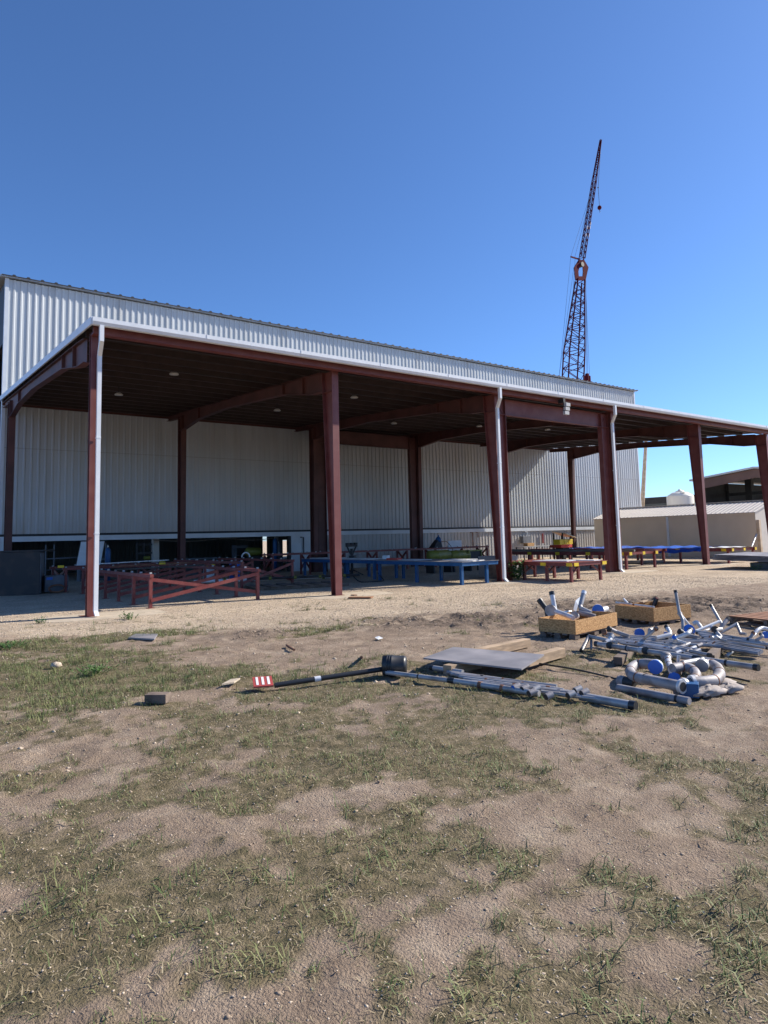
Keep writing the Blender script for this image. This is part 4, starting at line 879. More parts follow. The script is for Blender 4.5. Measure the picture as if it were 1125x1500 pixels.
part('crane_cab', MB().box(foot.x-2.4, CYP-1.6, 1.2, foot.x+2.0, CYP+1.6, 3.4), 'crane', cr)
for yy in (-2.2, 1.5): part('crawler_track', MB().box(foot.x-3.4, CYP+yy, 0.02, foot.x+3.0, CYP+yy+.8, 1.15), 'dark', cr, bevel=.3)

# ------------------------------------------------------------------ OSB crates on pallets
def rect_frame(F0, R0, wL):
    F0 = V((F0.x, F0.y, 0)); R0 = V((R0.x, R0.y, 0)); ex = (R0-F0); L_ = ex.length; ex.normalize(); ey = V((-ex.y, ex.x, 0)); return F0, ex, ey, L_, wL
def crate(Fp, Rp, wL, zb, zt, label):
    O_, ex, ey, L_, W2 = rect_frame(Fp, Rp, wL)
    t = thing('wooden_crate', O_, label, 'crate', 'open crates on pallets')
    def bx(a0, b0, z0, a1, b1, z1): return [O_+ex*a0+ey*b0+V((0, 0, z0)), O_+ex*a1+ey*b0+V((0, 0, z0)), O_+ex*a1+ey*b1+V((0, 0, z0)), O_+ex*a0+ey*b1+V((0, 0, z0)),
                                            O_+ex*a0+ey*b0+V((0, 0, z1)), O_+ex*a1+ey*b0+V((0, 0, z1)), O_+ex*a1+ey*b1+V((0, 0, z1)), O_+ex*a0+ey*b1+V((0, 0, z1))]
    th = .022
    for (a0, b0, a1, b1) in ((0, 0, L_, th), (0, W2-th, L_, W2), (0, th+.001, th, W2-th-.001), (L_-th, th+.001, L_, W2-th-.001)):
        part('side_board', MB().hexa(bx(a0, b0, zb, a1, b1, zt)), 'osb', t)
    part('crate_floor', MB().hexa(bx(th+.002, th+.002, zb+.01, L_-th-.002, W2-th-.002, zb+.03)), 'osb', t)
    pl = thing('wooden_pallet', O_+V((0, 0, 0)), ('dark pallet under the full open crate' if 'full' in label else 'dark pallet under the nearly empty open crate'), 'pallet', 'pallets under the crates')
    for k_ in range(5):
        b0 = .02+(W2-.14)*k_/4; part('deck_board', MB().hexa(bx(.0, b0, zb-.028, L_, b0+.10, zb-.002)), 'pallet', pl)
    for k_ in range(3):
        for j_ in range(3):
            a0 = .01+(L_-.17)*j_/2; b0 = .02+(W2-.16)*k_/2; part('pallet_block', MB().hexa(bx(a0, b0, .0, a0+.15, b0+.12, zb-.03)), 'pallet', pl)
    return O_, ex, ey, L_, W2, zt
cA = crate(G(844, 937.5), G(905, 923), .74, .09, .325, 'open chipboard crate full of pipe fittings')
cB = crate(G(958.7, 916.5), G(1013, 909.5), .95, .07, .33, 'open chipboard crate with a few thin rods')

def pipe(pts, r, mt, label, cat='pipe', caps=(), grp=None, smooth=False, name='steel_pipe', extra=None):
    if len(label.split()) > 16: print('LONG', label)
    pts = [V(p) for p in pts]; P_ = curve(pts) if smooth else pts
    t = thing(name, pts[0], label, cat, grp)
    if smooth or len(pts) == 2: part('pipe_body', MB().tube(P_, r, 14), mt, t)
    else:
        m_ = MB()
        for i in range(len(pts)-1): m_.tube([pts[i], pts[i+1]], r, 12)
        for q_ in pts[1:-1]: m_.lathe(q_-V((0, 0, r*1.05)), [(.001, 0), (r*.75, r*.3), (r*1.06, r*1.05), (r*.75, r*1.8), (.001, r*2.1)], 12)
        part('pipe_body', m_, mt, t)
    Lp = sum((pts[i+1]-pts[i]).length for i in range(len(pts)-1))
    if len(pts) == 2 and Lp > .8:
        rw = random.Random(int(Lp*1e4)); d = (pts[1]-pts[0]).normalized()
        for q_ in range(1+int(Lp/1.1)):
            f_ = rw.uniform(.1, .9); c_ = pts[0].lerp(pts[1], f_); part(rw.choice(['weld_band', 'coupling']), MB().tube([c_-d*rw.uniform(.008, .03), c_+d*rw.uniform(.008, .03)], r*rw.uniform(1.06, 1.25), 12), rw.choice(['dark', 'pipe_dull', 'rust']), t)
    for (i, cm, k_) in caps:
        e = P_[0] if i == 0 else P_[-1]; o = P_[1] if i == 0 else P_[-2]; d = (e-o).normalized()
        part('end_cap', MB().tube([e-d*r*1.2, e+d*.012], r*k_, 14), cm, t)
    if extra: extra(t)
    return t
def disc(t, c, ax, r, mt='bluecap', th=.03, name='flange_cover'):
    ax = V(ax).normalized(); c = V(c); part(name, MB().cyl(c-ax*th/2, c+ax*th/2, r, 24), mt, t)
    part('flange', MB().cyl(c+ax*th*.52, c+ax*th*1.9, r*1.0, 24), 'pipe_light', t)
tocam = (V((0, 0, CZ))-V((9, 8, .5))).normalized()
# fittings in crate A
D_A = 8.6
def PA(x, y, z): return G(x, y, z)
W3 = lambda x, y, D: Yp(x, y, D)
pipe([W3(808, 867.5, 8.55), W3(813, 895, 8.45), W3(840, 905, 8.0)], .045, 'pipe_light', 'bright upright elbow pipe with a black cap in the full crate', caps=[(0, 'black', 1.15)])
pipe([W3(790, 879, 8.9), W3(801, 893, 8.75), W3(803, 905, 8.7)], .05, 'dark', 'short dark capped pipe tilted left in the full crate', caps=[(0, 'black', 1.1)])
pipe([W3(855.5, 867, 8.6), W3(850, 888, 8.55), W3(851, 891, 8.5), W3(866, 898, 8.3)], .045, 'pipe', 'grey tilted pipe with a pale open end in the middle of the full crate', caps=[(0, 'white', 1.1)])
t = pipe([W3(838, 905, 8.2), W3(845, 902, 8.2)], .06, 'pipe_light', 'round flanged fitting facing front in the full crate'); disc(t, W3(842, 900.5, 8.1), -tocam+V((.0, 0, 0)), .065, 'plate')
t = pipe([W3(878, 895, 8.35), W3(888, 892, 8.5)], .06, 'pipe_light', 'fitting with a large blue round cover at the right end of the full crate'); disc(t, W3(876, 894, 8.3), V((.75, .65, 0)), .11)
t = pipe([W3(806, 899, 8.6), W3(812, 899, 8.7)], .06, 'pipe_light', 'dished grey cap standing behind the upright elbow in the full crate'); disc(t, W3(806.5, 894, 8.5), V((.9, .4, 0)), .105, 'pipe', .02)
pipe([W3(826, 897, 8.6), W3(836, 896, 8.6), W3(836, 901, 8.6)], .025, 'pipe_light', 'small bright tee fitting in the full crate')
pipe([W3(848, 897, 8.5), W3(872, 904, 8.2)], .055, 'pipe_dull', 'dull stub pipe lying across the full crate')
single('plastic_film', MB().add([W3(840, 893, 8.5), W3(843, 880, 8.5), W3(850, 874, 8.55), W3(847, 886, 8.5), W3(844, 896, 8.5)], [(0, 1, 2, 3, 4)]).prism([W3(840, 893, 8.49), W3(843, 880, 8.49), W3(850, 874, 8.54), W3(847, 886, 8.49), W3(844, 896, 8.49)], (.004, .006, 0)), 'film', W3(840, 893, 8.5), 'scrap of pale plastic film sticking out of the full crate', 'film')
# rods in crate B
O_, ex, ey, L_, W2, zt = cB
pipe([O_+ex*.15+ey*1.05+V((0, 0, zt+.03)), O_+ex*.05+ey*.02+V((0, 0, zt+.02))], .02, 'pipe_light', 'long thin bright rod lying on the rim of the second crate')
pipe([O_+ex*.45+ey*1.1+V((0, 0, zt+.08)), O_+ex*.28+ey*.85+V((0, 0, zt+.02))], .02, 'white', 'short white rod on the back left rim of the second crate')
pipe([O_+ex*1.0+ey*.8+V((0, 0, .25)), O_+ex*1.05+ey*.75+V((0, 0, .40))], .045, 'black', 'small black capped stub inside the second crate', caps=[(1, 'signred', .7)])
slab('wood_offcut', O_+ex*(L_-.3)+ey*(W2-.05)+V((0, 0, zt+.001)), .35, .08, .03, .3, 'timber', 'wooden offcut lying on the far corner of the second crate', 'offcut')
# third pallet on the right
pc_ = G(1068, 913); t = thing('wooden_pallet', (pc_.x, pc_.y, 0), 'brown timber pallet lying alone on the mud at the right', 'pallet')
ex = (G(1140, 921)-pc_).normalized(); ey = V((-ex.y, ex.x, 0)); O_ = V((pc_.x, pc_.y, 0))
for k_ in range(6): part('deck_board', MB().bar(O_+ey*(.07+.2*k_)+V((0, 0, .135)), O_+ey*(.07+.2*k_)+ex*1.5+V((0, 0, .135)), .14, .025), 'brownwood', t)
for k_ in range(3): part('bearer', MB().bar(O_+ex*(.05+.7*k_)+V((0, 0, .075)), O_+ex*(.05+.7*k_)+ey*1.15+V((0, 0, .075)), .07, .09), 'pallet', t)
for k_ in range(3): part('bottom_board', MB().bar(O_+ey*(.07+.5*k_)+V((0, 0, .015)), O_+ey*(.07+.5*k_)+ex*1.5+V((0, 0, .015)), .1, .022), 'pallet', t)

# ------------------------------------------------------------------ pipe pile (right foreground)
P = G
def pp(*l): return [P(x, y, z) for (x, y, z) in l]
def Q(x, y, yb): return Yp(x, y, G(x, yb).y)      # a raised point standing over the ground row yb
ORD = ['front most', 'second from the front', 'third from the front', 'fourth from the front', 'fifth from the front', 'sixth from the front', 'seventh from the front', 'eighth from the front', 'ninth from the front']
for i, (q0, q1) in enumerate((((905, 968), (935, 945)), ((990, 982), (1012, 955)), ((1040, 965), (1062, 940)))):
    single('timber_sleeper', MB().bar(P(*q0, .05), P(*q1, .05), .12, .10), 'pallet', P(*q0), ['timber sleeper under the left end of the long pipes', 'timber sleeper under the middle of the long pipes', 'timber sleeper under the right hand bundle'][i], 'sleeper')
def tee(t, c, d, r, L_, mt='pipe'): part('branch_stub', MB().tube([V(c), V(c)+V(d).normalized()*L_], r, 14), mt, t); part('end_cap', MB().tube([V(c)+V(d).normalized()*(L_-.02), V(c)+V(d).normalized()*(L_+.012)], r*1.12, 14), 'black', t)
def ex1(t):
    a = P(873, 943, .16); b_ = P(1110, 978, .16)
    for f_ in (.07, .32): tee(t, a.lerp(b_, f_), (-.35, -.8, .1), .046, .13, 'pipe_light')
    c_ = a.lerp(b_, .68); d = (b_-a).normalized(); part('coupling', MB().tube([c_-d*.06, c_+d*.06], .046, 14), 'black', t)
    c_ = a.lerp(b_, .23); part('strap', MB().tube([c_-d*.01, c_+d*.01], .044, 14), 'black', t)
pipe(pp((873, 943, .16), (1110, 978, .16)), .037, 'pipe', 'longest grey pipe with two side stubs and a black coupling, front of the pile', caps=[(0, 'black', 1.12), (1, 'black', 1.12)], extra=ex1)
pipe([Q(852, 953, 955), Q(863, 932, 950), Q(903, 941, 958)], .03, 'pipe', 'grey pipe with a bent down leg at the left end of the pile', caps=[(0, 'black', 1.15)])
pipe([Q(866, 951, 953), Q(866, 934, 950), Q(900, 938, 954)], .02, 'pipe', 'thin grey bent pipe behind the leg at the left end')
pipe([Q(884, 943, 958), Q(893, 938, 957), Q(896, 931, 956)], .036, 'pipe_light', 'short bright tee standing on the left end of the pile', caps=[(0, 'black', 1.1), (1, 'pipe', 1.15)])
for k_ in range(7):
    y0 = 930.5+1.9*k_; a = P(884+4*k_, y0, .16-.006*k_); b_ = P(1010+random.uniform(-14, 22), y0+18+random.uniform(-1, 1), .15-.006*k_)
    pipe([a, b_], .015+.006*random.random(), random.choice(['pipe', 'pipe', 'pipe_light']), 'thin grey pipe behind the longest pipe, '+ORD[6-k_]+' of its row', grp='thin pipes behind the longest pipe', caps=[(0, 'black', 1.15)] if k_ == 0 else [])
pipe(pp((985, 948, .14), (1040, 960, .14)), .026, 'pipe', 'short grey pipe with a dark square end beside the front of the pile', caps=[(1, 'black', 1.2)])
for k_ in range(5):
    y0 = 927+2.4*k_; a = P(912+6*k_, y0+5, .14); b_ = P(1034+random.uniform(-10, 16), y0+9, .14)
    pipe([a, b_], .025, random.choice(['pipe', 'pipe_dull']), 'grey pipe in the back row of the pile, '+ORD[4-k_], grp='back row pipes')
for k_ in range(9):
    y0 = 925+2.5*k_; a = P(1020+2*k_+random.uniform(-2, 2), y0, .20-.012*k_); b_ = P(1136+random.uniform(-30, 5), y0+13+random.uniform(-1, 2), .18-.012*k_)
    pipe([a, b_], .018+.011*random.random(), random.choice(['pipe', 'pipe', 'pipe_light']), 'straight grey pipe in the right hand bundle, '+ORD[8-k_], grp='pipes of the right hand bundle', caps=[(0, 'dark', 1.05)] if k_ % 3 == 1 else [])
def cov(x, y, yb, ax, r, label):
    c_ = Q(x, y, yb); t = pipe([c_+V(ax).normalized()*.02, c_+V(ax).normalized()*r*1.6], r*.62, 'pipe_light', label, name='flanged_fitting', cat='pipe fitting'); disc(t, c_, ax, r, th=.02); return t
cov(937, 928, 942, (.55, .80, -.05), .082, 'flanged fitting with a round blue cover left of the elbow stub')
cov(1010, 923, 943, (.45, .85, -.3), .092, 'flanged fitting with the largest tilted blue cover beside the upright pipe')
cov(975.5, 928, 940, (.5, .8, 0), .026, 'tiny fitting with a blue cap behind the thin bundle')
cov(997, 931, 943, (.6, .8, 0), .028, 'small blue capped fitting just left of the large tilted cover')
cov(1042, 937.5, 950, (.5, .8, 0), .030, 'small blue capped pipe end, left of the two on the right bundle')
cov(1058.5, 939, 950, (.5, .8, 0), .028, 'small blue capped pipe end, right of the two on the right bundle')
cov(1120.5, 948, 955, (.2, .9, 0), .032, 'small blue capped end at the lower right of the bundle')
cov(1122, 930, 942, (.6, .8, 0), .055, 'square looking blue capped fitting at the right edge')
pipe([Q(951, 938, 944), Q(952, 923, 944), Q(961, 921, 942)], .034, 'pipe', 'grey elbow stub with a black end standing on the pile', caps=[(1, 'black', 1.15)])
pipe([Q(1001, 936, 943), Q(1000, 908, 941), Q(995, 897, 940), Q(989.5, 866, 938)], .026, 'pipe', 'tallest grey pipe standing upright out of the pile', caps=[(1, 'black', 1.15)])
pipe([Q(995, 898, 940), Q(1010, 917, 940)], .025, 'pipe_light', 'grey arm pipe slanting down right from the upright pipe', caps=[(0, 'pipe', 1.5)])
pipe([Q(1041.5, 887, 934), Q(1057, 914, 937)], .026, 'pipe', 'grey pipe with a black cap tilting up left from the pile', caps=[(0, 'black', 1.15)])
pipe([Q(1018, 925, 941), Q(1054, 910, 938)], .022, 'white', 'bright white pipe slanting up across the pile')
pipe([Q(1027, 927, 940), Q(1042, 921, 938)], .024, 'pipe_light', 'short bright pipe under the slanting white one')
t = pipe([Q(1048, 923, 940), Q(1056, 922, 938)], .04, 'pipe', 'fitting with a black bolted flange right of the white pipe', name='flanged_fitting', cat='pipe fitting'); disc(t, Q(1047, 922, 940), (.5, .85, 0), .056, 'black')
pipe([Q(1053, 925, 938), Q(1060, 914, 937), Q(1067, 906, 936)], .034, 'pipe_dull', 'fat dull elbow standing behind the black flange', smooth=True, caps=[(1, 'dark', 1.1)])
pipe([Q(1050, 930, 938), Q(1079, 914, 936), Q(1085, 928, 938), Q(1093, 929, 939)], .026, 'pipe', 'zigzag grey pipe at the back of the right hand bundle')
pipe([Q(1064, 961, 962), Q(1106, 929, 948)], .024, 'pipe_light', 'loose grey pipe leaning diagonally down over the right bundle to the grass', caps=[(0, 'pipe', 1.1)])
pipe([Q(1104, 930, 942), Q(1110, 923, 941), Q(1117, 920, 940), Q(1127, 922, 940)], .03, 'pipe_light', 'bright elbow at the right edge above the bundle', smooth=True)
pipe([Q(1015, 914, 936), Q(1021, 912, 936), Q(1028, 921, 938)], .034, 'pipe_light', 'bright elbow just right of the upright pipe', smooth=True)
pipe([Q(1013, 944, 947), Q(1014, 927, 947)], .04, 'pipe_dull', 'stout dull vertical stub under the large blue cover')
pipe([Q(1004, 945, 948), Q(1004, 933, 948)], .038, 'pipe', 'short grey vertical stub left of the stout dull one')
hp_ = ['behind the front pipe', 'under the dull short pipe', 'in the centre of the heap', 'at the left of the heap', 'at the right of the heap', 'nearest the large blue cover', 'lowest in the heap', 'with a rusty mouth']
for i, (qx, qy, r) in enumerate(((1003, 946, .036), (1012, 951, .03), (996, 949, .032), (1021, 947, .03), (984, 951, .028), (1006, 955, .026), (990, 957, .026), (1018, 955, .03))):
    pipe([P(qx, qy, .13), P(qx+7, qy-3, .15)], r, random.choice(['pipe_light', 'pipe_dull', 'pipe']), 'small stub fitting in the middle heap, '+hp_[i], name='stub_fitting', cat='pipe fitting', grp='small stub fittings', caps=[(0, 'rust' if i == 7 else 'dark', .8)])
pipe([Q(979, 944, 949), Q(988, 932, 945)], .026, 'pipe_dull', 'dull short pipe with a dark mouth propped on the thin bundle', caps=[(1, 'black', 1.2)])
pipe([Q(908, 934, 938), Q(912, 930, 938), Q(915, 934, 939)], .016, 'pipe_light', 'tiny bright hoop fitting on the thin bundle at left', smooth=True)
wh = ['first', 'second', 'third', 'fourth', 'fifth', 'sixth', 'seventh', 'eighth', 'ninth', 'tenth', 'eleventh']
for i in range(11):
    qx = 900+20.5*i+random.uniform(-3, 3); qy = 932+.085*(qx-900)*(1 if i < 6 else .3)+random.uniform(-3, 4); a = random.uniform(0, 6.28); l_ = random.uniform(.10, .26)
    c0 = P(qx, qy, .17+random.uniform(0, .04)); c1 = c0+V((math.cos(a), math.sin(a), random.uniform(-.1, .5)))*l_; c2 = c1+V((math.cos(a+1.3), math.sin(a+1.3), random.uniform(.2, .9)))*l_*.7
    pipe([c0, c0.lerp(c1, .8), c1+(c2-c1)*.2, c2], random.uniform(.02, .036), random.choice(['pipe_light', 'pipe', 'pipe_dull']), 'small grey elbow tangled among the bundled pipes, '+wh[i]+' from the left', name='elbow_fitting', cat='pipe fitting', grp='elbows tangled in the pile', smooth=True, caps=[(1, random.choice(['black', 'dark', 'bluecap', 'rust', 'pipe_light']), random.uniform(1.1, 1.5))])
# big U bends
def arc(c, rx, ry, a0, a1, z, ang, n_=14, z2=None):
    out = []
    for k_ in range(n_+1):
        a = a0+(a1-a0)*k_/n_; x, y = rx*math.cos(a), ry*math.sin(a); out.append(V((c.x+x*math.cos(ang)-y*math.sin(ang), c.y+x*math.sin(ang)+y*math.cos(ang), z+(0 if z2 is None else (z2-z)*k_/n_))))
    return out
def ubend(px, r, label, mt='pipe_dull', **k):
    t = pipe(px, r, mt, label, smooth=True, cat='bent pipe', name='bent_pipe', **k)
    cv = curve(px)
    for f_ in (.22, .5, .72):
        i_ = int(f_*(len(cv)-2)); d = (cv[i_+1]-cv[i_]).normalized(); part('weld_band', MB().tube([cv[i_]-d*.008, cv[i_]+d*.008], r*1.05, 16), 'rust', t)
    e = cv[-1]; d = (e-cv[-2]).normalized(); part('flange', MB().tube([e-d*.03, e+d*.004], r*1.28, 20), 'pipe_light', t); part('open_mouth', MB().tube([e+d*.003, e+d*.008], r*.86, 16), 'black', t)
    return t
rU = .060
def zz(*l): return [P(x, y, z*.62) for (x, y, z) in l]
t = ubend(zz((958, 973, .3), (945, 972, .3), (932, 974, .26), (924, 980, .24), (925, 988, .22), (936, 993, .2), (965, 999, .2), (1000, 1006, .2)), rU, 'thick grey return bend with a blue flange cover, left front of the pile')
disc(t, P(960, 977, .17), (.93, .35, 0), .085); part('weld_band', MB().tube([P(945, 994.6, .125), P(946.5, 994.9, .125)], rU*1.06, 14), 'dark', t)
ubend(zz((985, 979, .3), (1000, 977, .3), (1013, 980, .28), (1020, 989, .24), (1014, 999, .2), (1001, 1003, .18)), rU*.93, 'thick grey half ring bend between the other two return bends')
t = ubend(zz((1028, 974, .3), (1040, 973, .3), (1050, 978, .28), (1054, 987, .24), (1048, 996, .2), (1030, 999, .2), (1012, 1000, .2)), rU*1.08, 'widest grey return bend with a flange at its mouth, right front of the pile')
disc(t, P(1028, 975, .2), (.95, .3, .1), .075, 'pipe')
t = ubend([Q(978, 964, 983), Q(979, 970, 985), Q(983, 980, 992), Q(987, 992, 1000)], .042, 'grey pipe dropping to an eight sided blue cover in front of the bends', mt='pipe_light')
c_ = Q(988, 994, 1003); part('flange_cover', MB().cyl(c_, c_+(V((0, 0, CZ))-c_).normalized()*.02, .075, 8), 'bluecap', t)
c_ = Q(976, 962, 981); part('elbow_ring', MB().lathe(c_, [(.001, -.06), (.05, -.05), (.075, 0), (.05, .05), (.001, .06)], 18), 'pipe_dull', t)
pipe([Q(993, 975, 984), Q(994, 960, 984)], .022, 'pipe_light', 'narrow upright pipe behind the eight sided cover')
pipe(zz((1000, 972, .3), (1028, 967, .3)), .038, 'pipe', 'short thick pipe lying behind the widest bend', caps=[(1, 'black', 1.1)])
pipe(pp((908, 997, .05), (930, 1001, .05)), .058, 'dark', 'short black banded pipe under the left return bend', caps=[(0, 'pipe_dull', 1.08)])
slab('blue_box', P(1010, 1020), .16, .2, .15, .5, 'blue', 'small dark blue box under the bends', 'box')
# rag / sandbags
def rag(px, py, s, seed, label):
    r2 = random.Random(seed); c_ = P(px, py); v = []; f = []; n1, n2 = 26, 14
    for j in range(n2+1):
        for i in range(n1):
            a = 2*math.pi*i/n1; e = j/n2*math.pi; rr = s*(1+.32*math.sin(3*a+seed)*math.sin(e*2+seed)+.18*math.sin(7*a+e*5+seed)+.1*math.sin(11*a-e*9))
            v.append((c_.x+rr*1.7*math.sin(e)*math.cos(a), c_.y+rr*math.sin(e)*math.sin(a), .04+max(-.04, rr*.42*math.cos(e))))
    for j in range(n2):
        for i in range(n1): f.append((j*n1+i, j*n1+(i+1) % n1, (j+1)*n1+(i+1) % n1, (j+1)*n1+i))
    m_ = MB(); m_.add(v, f, True); single('cloth_sack', m_, 'cloth', c_, label, 'sack')
rag(1052, 1006, .12, 2, 'crumpled pale sack with a pointed corner beside the widest bend'); rag(1067, 1013, .11, 5, 'pale crumpled sack nearest the right side'); rag(1036, 1018, .12, 8, 'pale crumpled sack nearest the camera')
# lower pipe bundle (middle foreground)
rows = [((633, 979), (676, 984), .05), ((590, 989), (702, 1004), .042), ((700, 1003), (860, 1024), .045)]
pipe(pp((632, 978, .07), (678, 985, .07)), .034, 'pipe', 'thick grey pipe with a black cap just left of the bundled foreground pipes', caps=[(0, 'black', 1.12)])
pipe(pp((563, 984.5, .07), (660, 997, .07)), .03, 'pipe', 'grey pipe reaching left to the black drum', caps=[(0, 'black', 1.1), (1, 'black', 1.1)])
pipe(pp((662, 997, .07), (790, 1016, .07)), .034, 'pipe', 'grey pipe with a black coupling along the front of the foreground bundle', caps=[(0, 'black', 1.12)])
for k_ in range(9):
    a = P(655+6*k_, 984+2.4*k_+random.uniform(-.6, .6), .06); b_ = P(800+10*k_+random.uniform(-12, 12), 1003+2.7*k_, .06)
    pipe([a, b_], .018+.008*random.random(), random.choice(['pipe', 'pipe', 'pipe_dull']), 'straight grey pipe half hidden by grass in the foreground bundle, '+ORD[8-k_], grp='pipes of the foreground bundle')
en = ['with a blue mouth', 'second from the left', 'third from the left', 'low and left', 'upper right', 'far right', 'low and right', 'lowest of all']
for i, (qx, qy) in enumerate(((752, 1008), (765, 1010), (781, 1011), (775, 1016), (842, 1012), (852, 1016), (832, 1019), (800, 1021))):
    pipe([P(qx, qy, .09), P(qx+9, qy-4, .11)], .036, random.choice(['pipe', 'pipe_dull']), 'short elbow end at the right end of the foreground bundle, '+en[i], name='stub_fitting', cat='pipe fitting', grp='short ends of the foreground bundle', caps=[(0, 'bluecap' if i == 0 else 'dark', .85)])
pipe(pp((905, 1007, .045), (1010, 1027, .045)), .04, 'pipe_dull', 'long low pipe lying in front of the return bends')
pipe(pp((850, 1020, .05), (930, 1034, .05)), .045, 'pipe', 'thick pipe lying lowest in the foreground bundle', caps=[(1, 'black', 1.1)])
# thin dark cable lines on the ground
single('cable', MB().tube(curve(pp((790, 972, .02), (840, 980, .02), (885, 990, .02), (925, 1000, .02))), .012, 6), 'dark', P(790, 972), 'thin dark cable on the ground between the plate and the bends', 'cable')
single('cable', MB().tube(curve(pp((1057, 990, .02), (1075, 993, .02), (1098, 998, .02))), .012, 6), 'dark', P(1057, 990), 'short dark cable on the bare soil at the right', 'cable')
# steel plate on timbers
zp = .17
tms = (((694, 958), (772, 941), 'timber under the back edge of the steel plate'), ((752, 974), (822, 955), 'timber sticking out right from under the steel plate'), ((655, 982), (700, 971), 'timber under the front left of the steel plate'))
for (q0, q1, l_) in tms: single('timber_beam', MB().bar(P(*q0, .075), P(*q1, .075), .14, .13), 'timber', P(*q0), l_, 'timber', bevel=.005)
cs = [P(620, 963.5, zp), P(664, 947.5, zp), P(797, 958.5, zp), P(764, 979.5, zp)]
single('steel_plate', MB().hexa([c_-V((0, 0, .02)) for c_ in cs]+cs), 'plate', cs[0], 'large flat grey steel plate resting on timbers', 'steel plate')
# black drum and pole
a = P(561, 977, .12); t = thing('black_drum', (a.x, a.y, 0), 'black ribbed plastic drum lying on its side on the grass', 'drum')
dr_ = (P(596, 977, .12)-a).normalized(); Ld = (P(594, 976, .12)-P(560, 976, .12)).length; Rr = .13
prof = [(.001, .03), (Rr*.9, .03), (Rr*.95, 0), (Rr, .01)]
for k_ in range(3): s = .05+.03*k_; prof += [(Rr, s), (Rr*1.08, s+.008), (Rr*1.08, s+.018), (Rr, s+.026)]
prof += [(Rr*.97, Ld*.9), (Rr*.85, Ld), (.001, Ld)]
part('drum_body', MB().lathe(a+V((0, 0, .02)), prof, 28, dr_), 'black', t)
a2 = P(562, 980, .10); b2 = P(402, 1004, .03)
t = thing('marker_post', (b2.x, b2.y, 0), 'black tubular post lying on the grass with a pale band', 'post')
part('post_body', MB().cyl(a2, b2, .032), 'black', t); c_ = a2.lerp(b2, .62); d = (b2-a2).normalized(); part('pale_band', MB().cyl(c_-d*.04, c_+d*.04, .035), 'film', t)
c_ = P(385, 1004, .03); t = thing('striped_board', c_, 'small red and white striped board on the grass at the end of the black post', 'marker board')
ex = (P(398, 1002, .03)-P(372, 1004, .03)).normalized(); ey = V((-ex.y, ex.x, 0))
Lw = .24
def flat(a0, b0, a1, b1, z0, z1): return [c_+ex*a+ey*b_+V((0, 0, z+ .25*(b_+.13))) for z in (z0, z1) for (a, b_) in ((a0, b0), (a1, b0), (a1, b1), (a0, b1))]
part('board', MB().hexa(flat(-Lw/2, -.13, Lw/2, .13, 0, .02)), 'signred', t)
for k_ in range(3): part('white_stripe', MB().hexa(flat(-.085+.07*k_, -.10, -.055+.07*k_, .11, .0215, .024)), 'white', t)
# small ground items
c_ = P(209, 935, .0); single('manhole_cover', MB().prism([P(188, 936, .02), P(199, 930.5, .02), (P(231, 930.5, .02)), P(226, 938, .02)], (0, 0, .03)), 'plate', c_, 'flat grey access cover in the gravel left of centre', 'cover')
single('iron_peg', MB().cyl(P(529.5, 963, -.02), P(529.5, 963, .12), .022, 10), 'rust', P(529, 963), 'short rusty peg standing in the dirt left of the drum', 'peg')
single('timber_block', MB().bar(P(216, 1022, .05), P(247, 1022, .05), .16, .10), 'pallet', P(216, 1022), 'dark timber block on the bare patch at lower left', 'timber', bevel=.005)
single('flat_stone', MB().prism([P(325, 1004, .01), P(338, 997, .01), P(352, 995, .01), P(343, 1001, .01)], (0, 0, .02)), 'concrete', P(335, 1000), 'flat pale stone slab in the grass left of the striped board', 'stone')
single('pale_rock', MB().lathe(P(82, 976), [(.001, -.02), (.09, .0), (.07, .05), (.001, .07)], 7), 'stone', P(82, 976), 'pale rock in the grass at the left', 'rock')
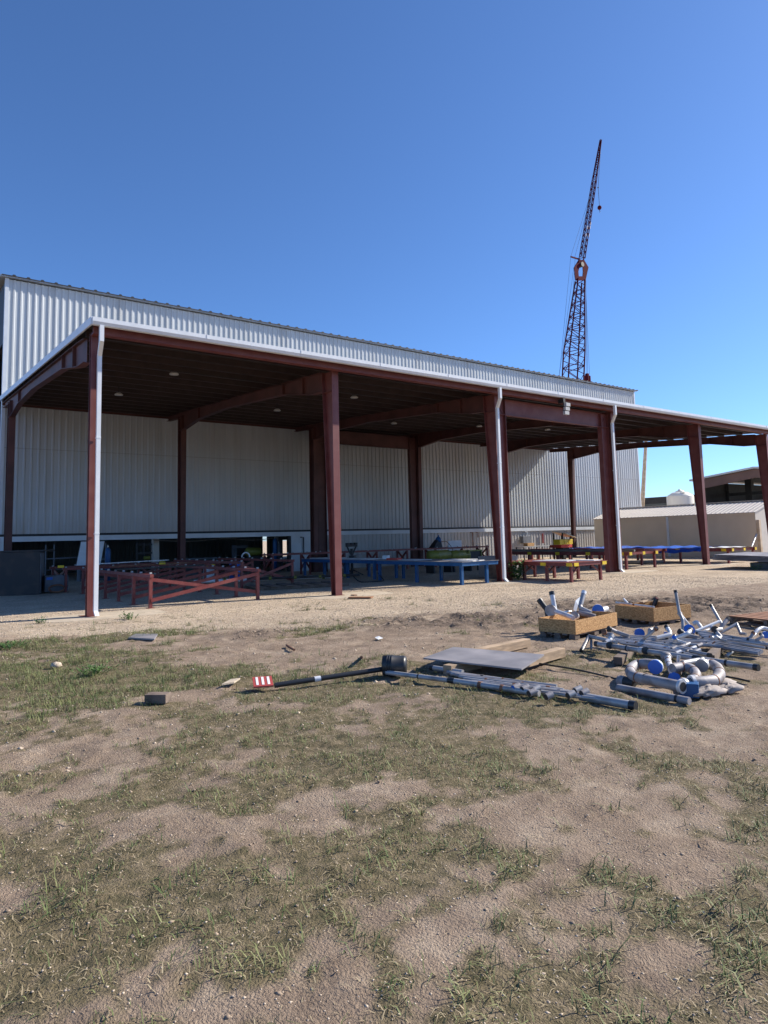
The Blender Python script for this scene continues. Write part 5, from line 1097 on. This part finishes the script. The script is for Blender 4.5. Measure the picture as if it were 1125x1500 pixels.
single('broken_hose', MB().tube(curve(pp((420, 945, .02), (424, 948, .03), (431, 952, .02))), .02, 6), 'rust', P(420, 945), 'short bent scrap of hose on the bare soil', 'hose scrap')
single('paper_scrap', MB().prism([P(549, 934, .02), P(555, 932, .04), P(561, 935, .02), P(554, 937, .02)], (0, 0, .006)), 'white', P(555, 934), 'tiny white scrap of paper on the dirt', 'scrap')

# ------------------------------------------------------------------ weeds
def weed(px_, py_, h, rad, nl, label, seed, at_=None):
    r2 = random.Random(seed); c_ = at_ or P(px_, py_); lv = MB(); stm = MB()
    for s in range(max(5, nl//14)):
        a = r2.random()*6.28; d = r2.random()**.6*rad; top = V((c_.x+d*math.cos(a), c_.y+d*math.sin(a), h*(.6+.5*r2.random()))); bt = V((c_.x+d*.5*math.cos(a), c_.y+d*.5*math.sin(a), -.01))
        stm.tube([bt, bt.lerp(top, .5)+V((r2.uniform(-.02, .02), 0, 0)), top], [.004, .003, .002], 4)
        for k_ in range(14):
            q_ = bt.lerp(top, .15+.85*r2.random()); an = r2.random()*6.28; l_ = h*.18*(.6+.8*r2.random())+.02; dd = V((math.cos(an), math.sin(an), r2.uniform(-.2, .8))).normalized(); sd_ = dd.cross(V((0, 0, 1))).normalized()*l_*.28
            lv.add([q_, q_+dd*l_*.5+sd_, q_+dd*l_, q_+dd*l_*.5-sd_], [(0, 1, 2, 3)])
    t = thing('weed_clump', (c_.x, c_.y, 0), label, 'weed'); part('foliage', lv, 'leaf', t); part('stem', stm, 'leaf', t)
weed(0, 0, .75, .35, 420, 'leafy green weed growing at the foot of the portal column', 1, V((20.35, 18.95, 0)))
weed(137, 986, .12, .34, 420, 'dark green weed patch on the bare soil at lower left', 2)
weed(16, 949, .13, .42, 420, 'bright green weed patch at the left edge', 3)
weed(190, 907, .16, .30, 240, 'green tuft at the edge of the first column pad', 4)
weed(1107, 835, .30, .35, 200, 'small green weed beside the dark sheet stack', 5)
weed(62, 913, .14, .22, 150, 'small green tuft on the gravel left of the first column', 6)
weed(935, 973, .10, .25, 120, 'yellow green weed inside the left return bend', 7)
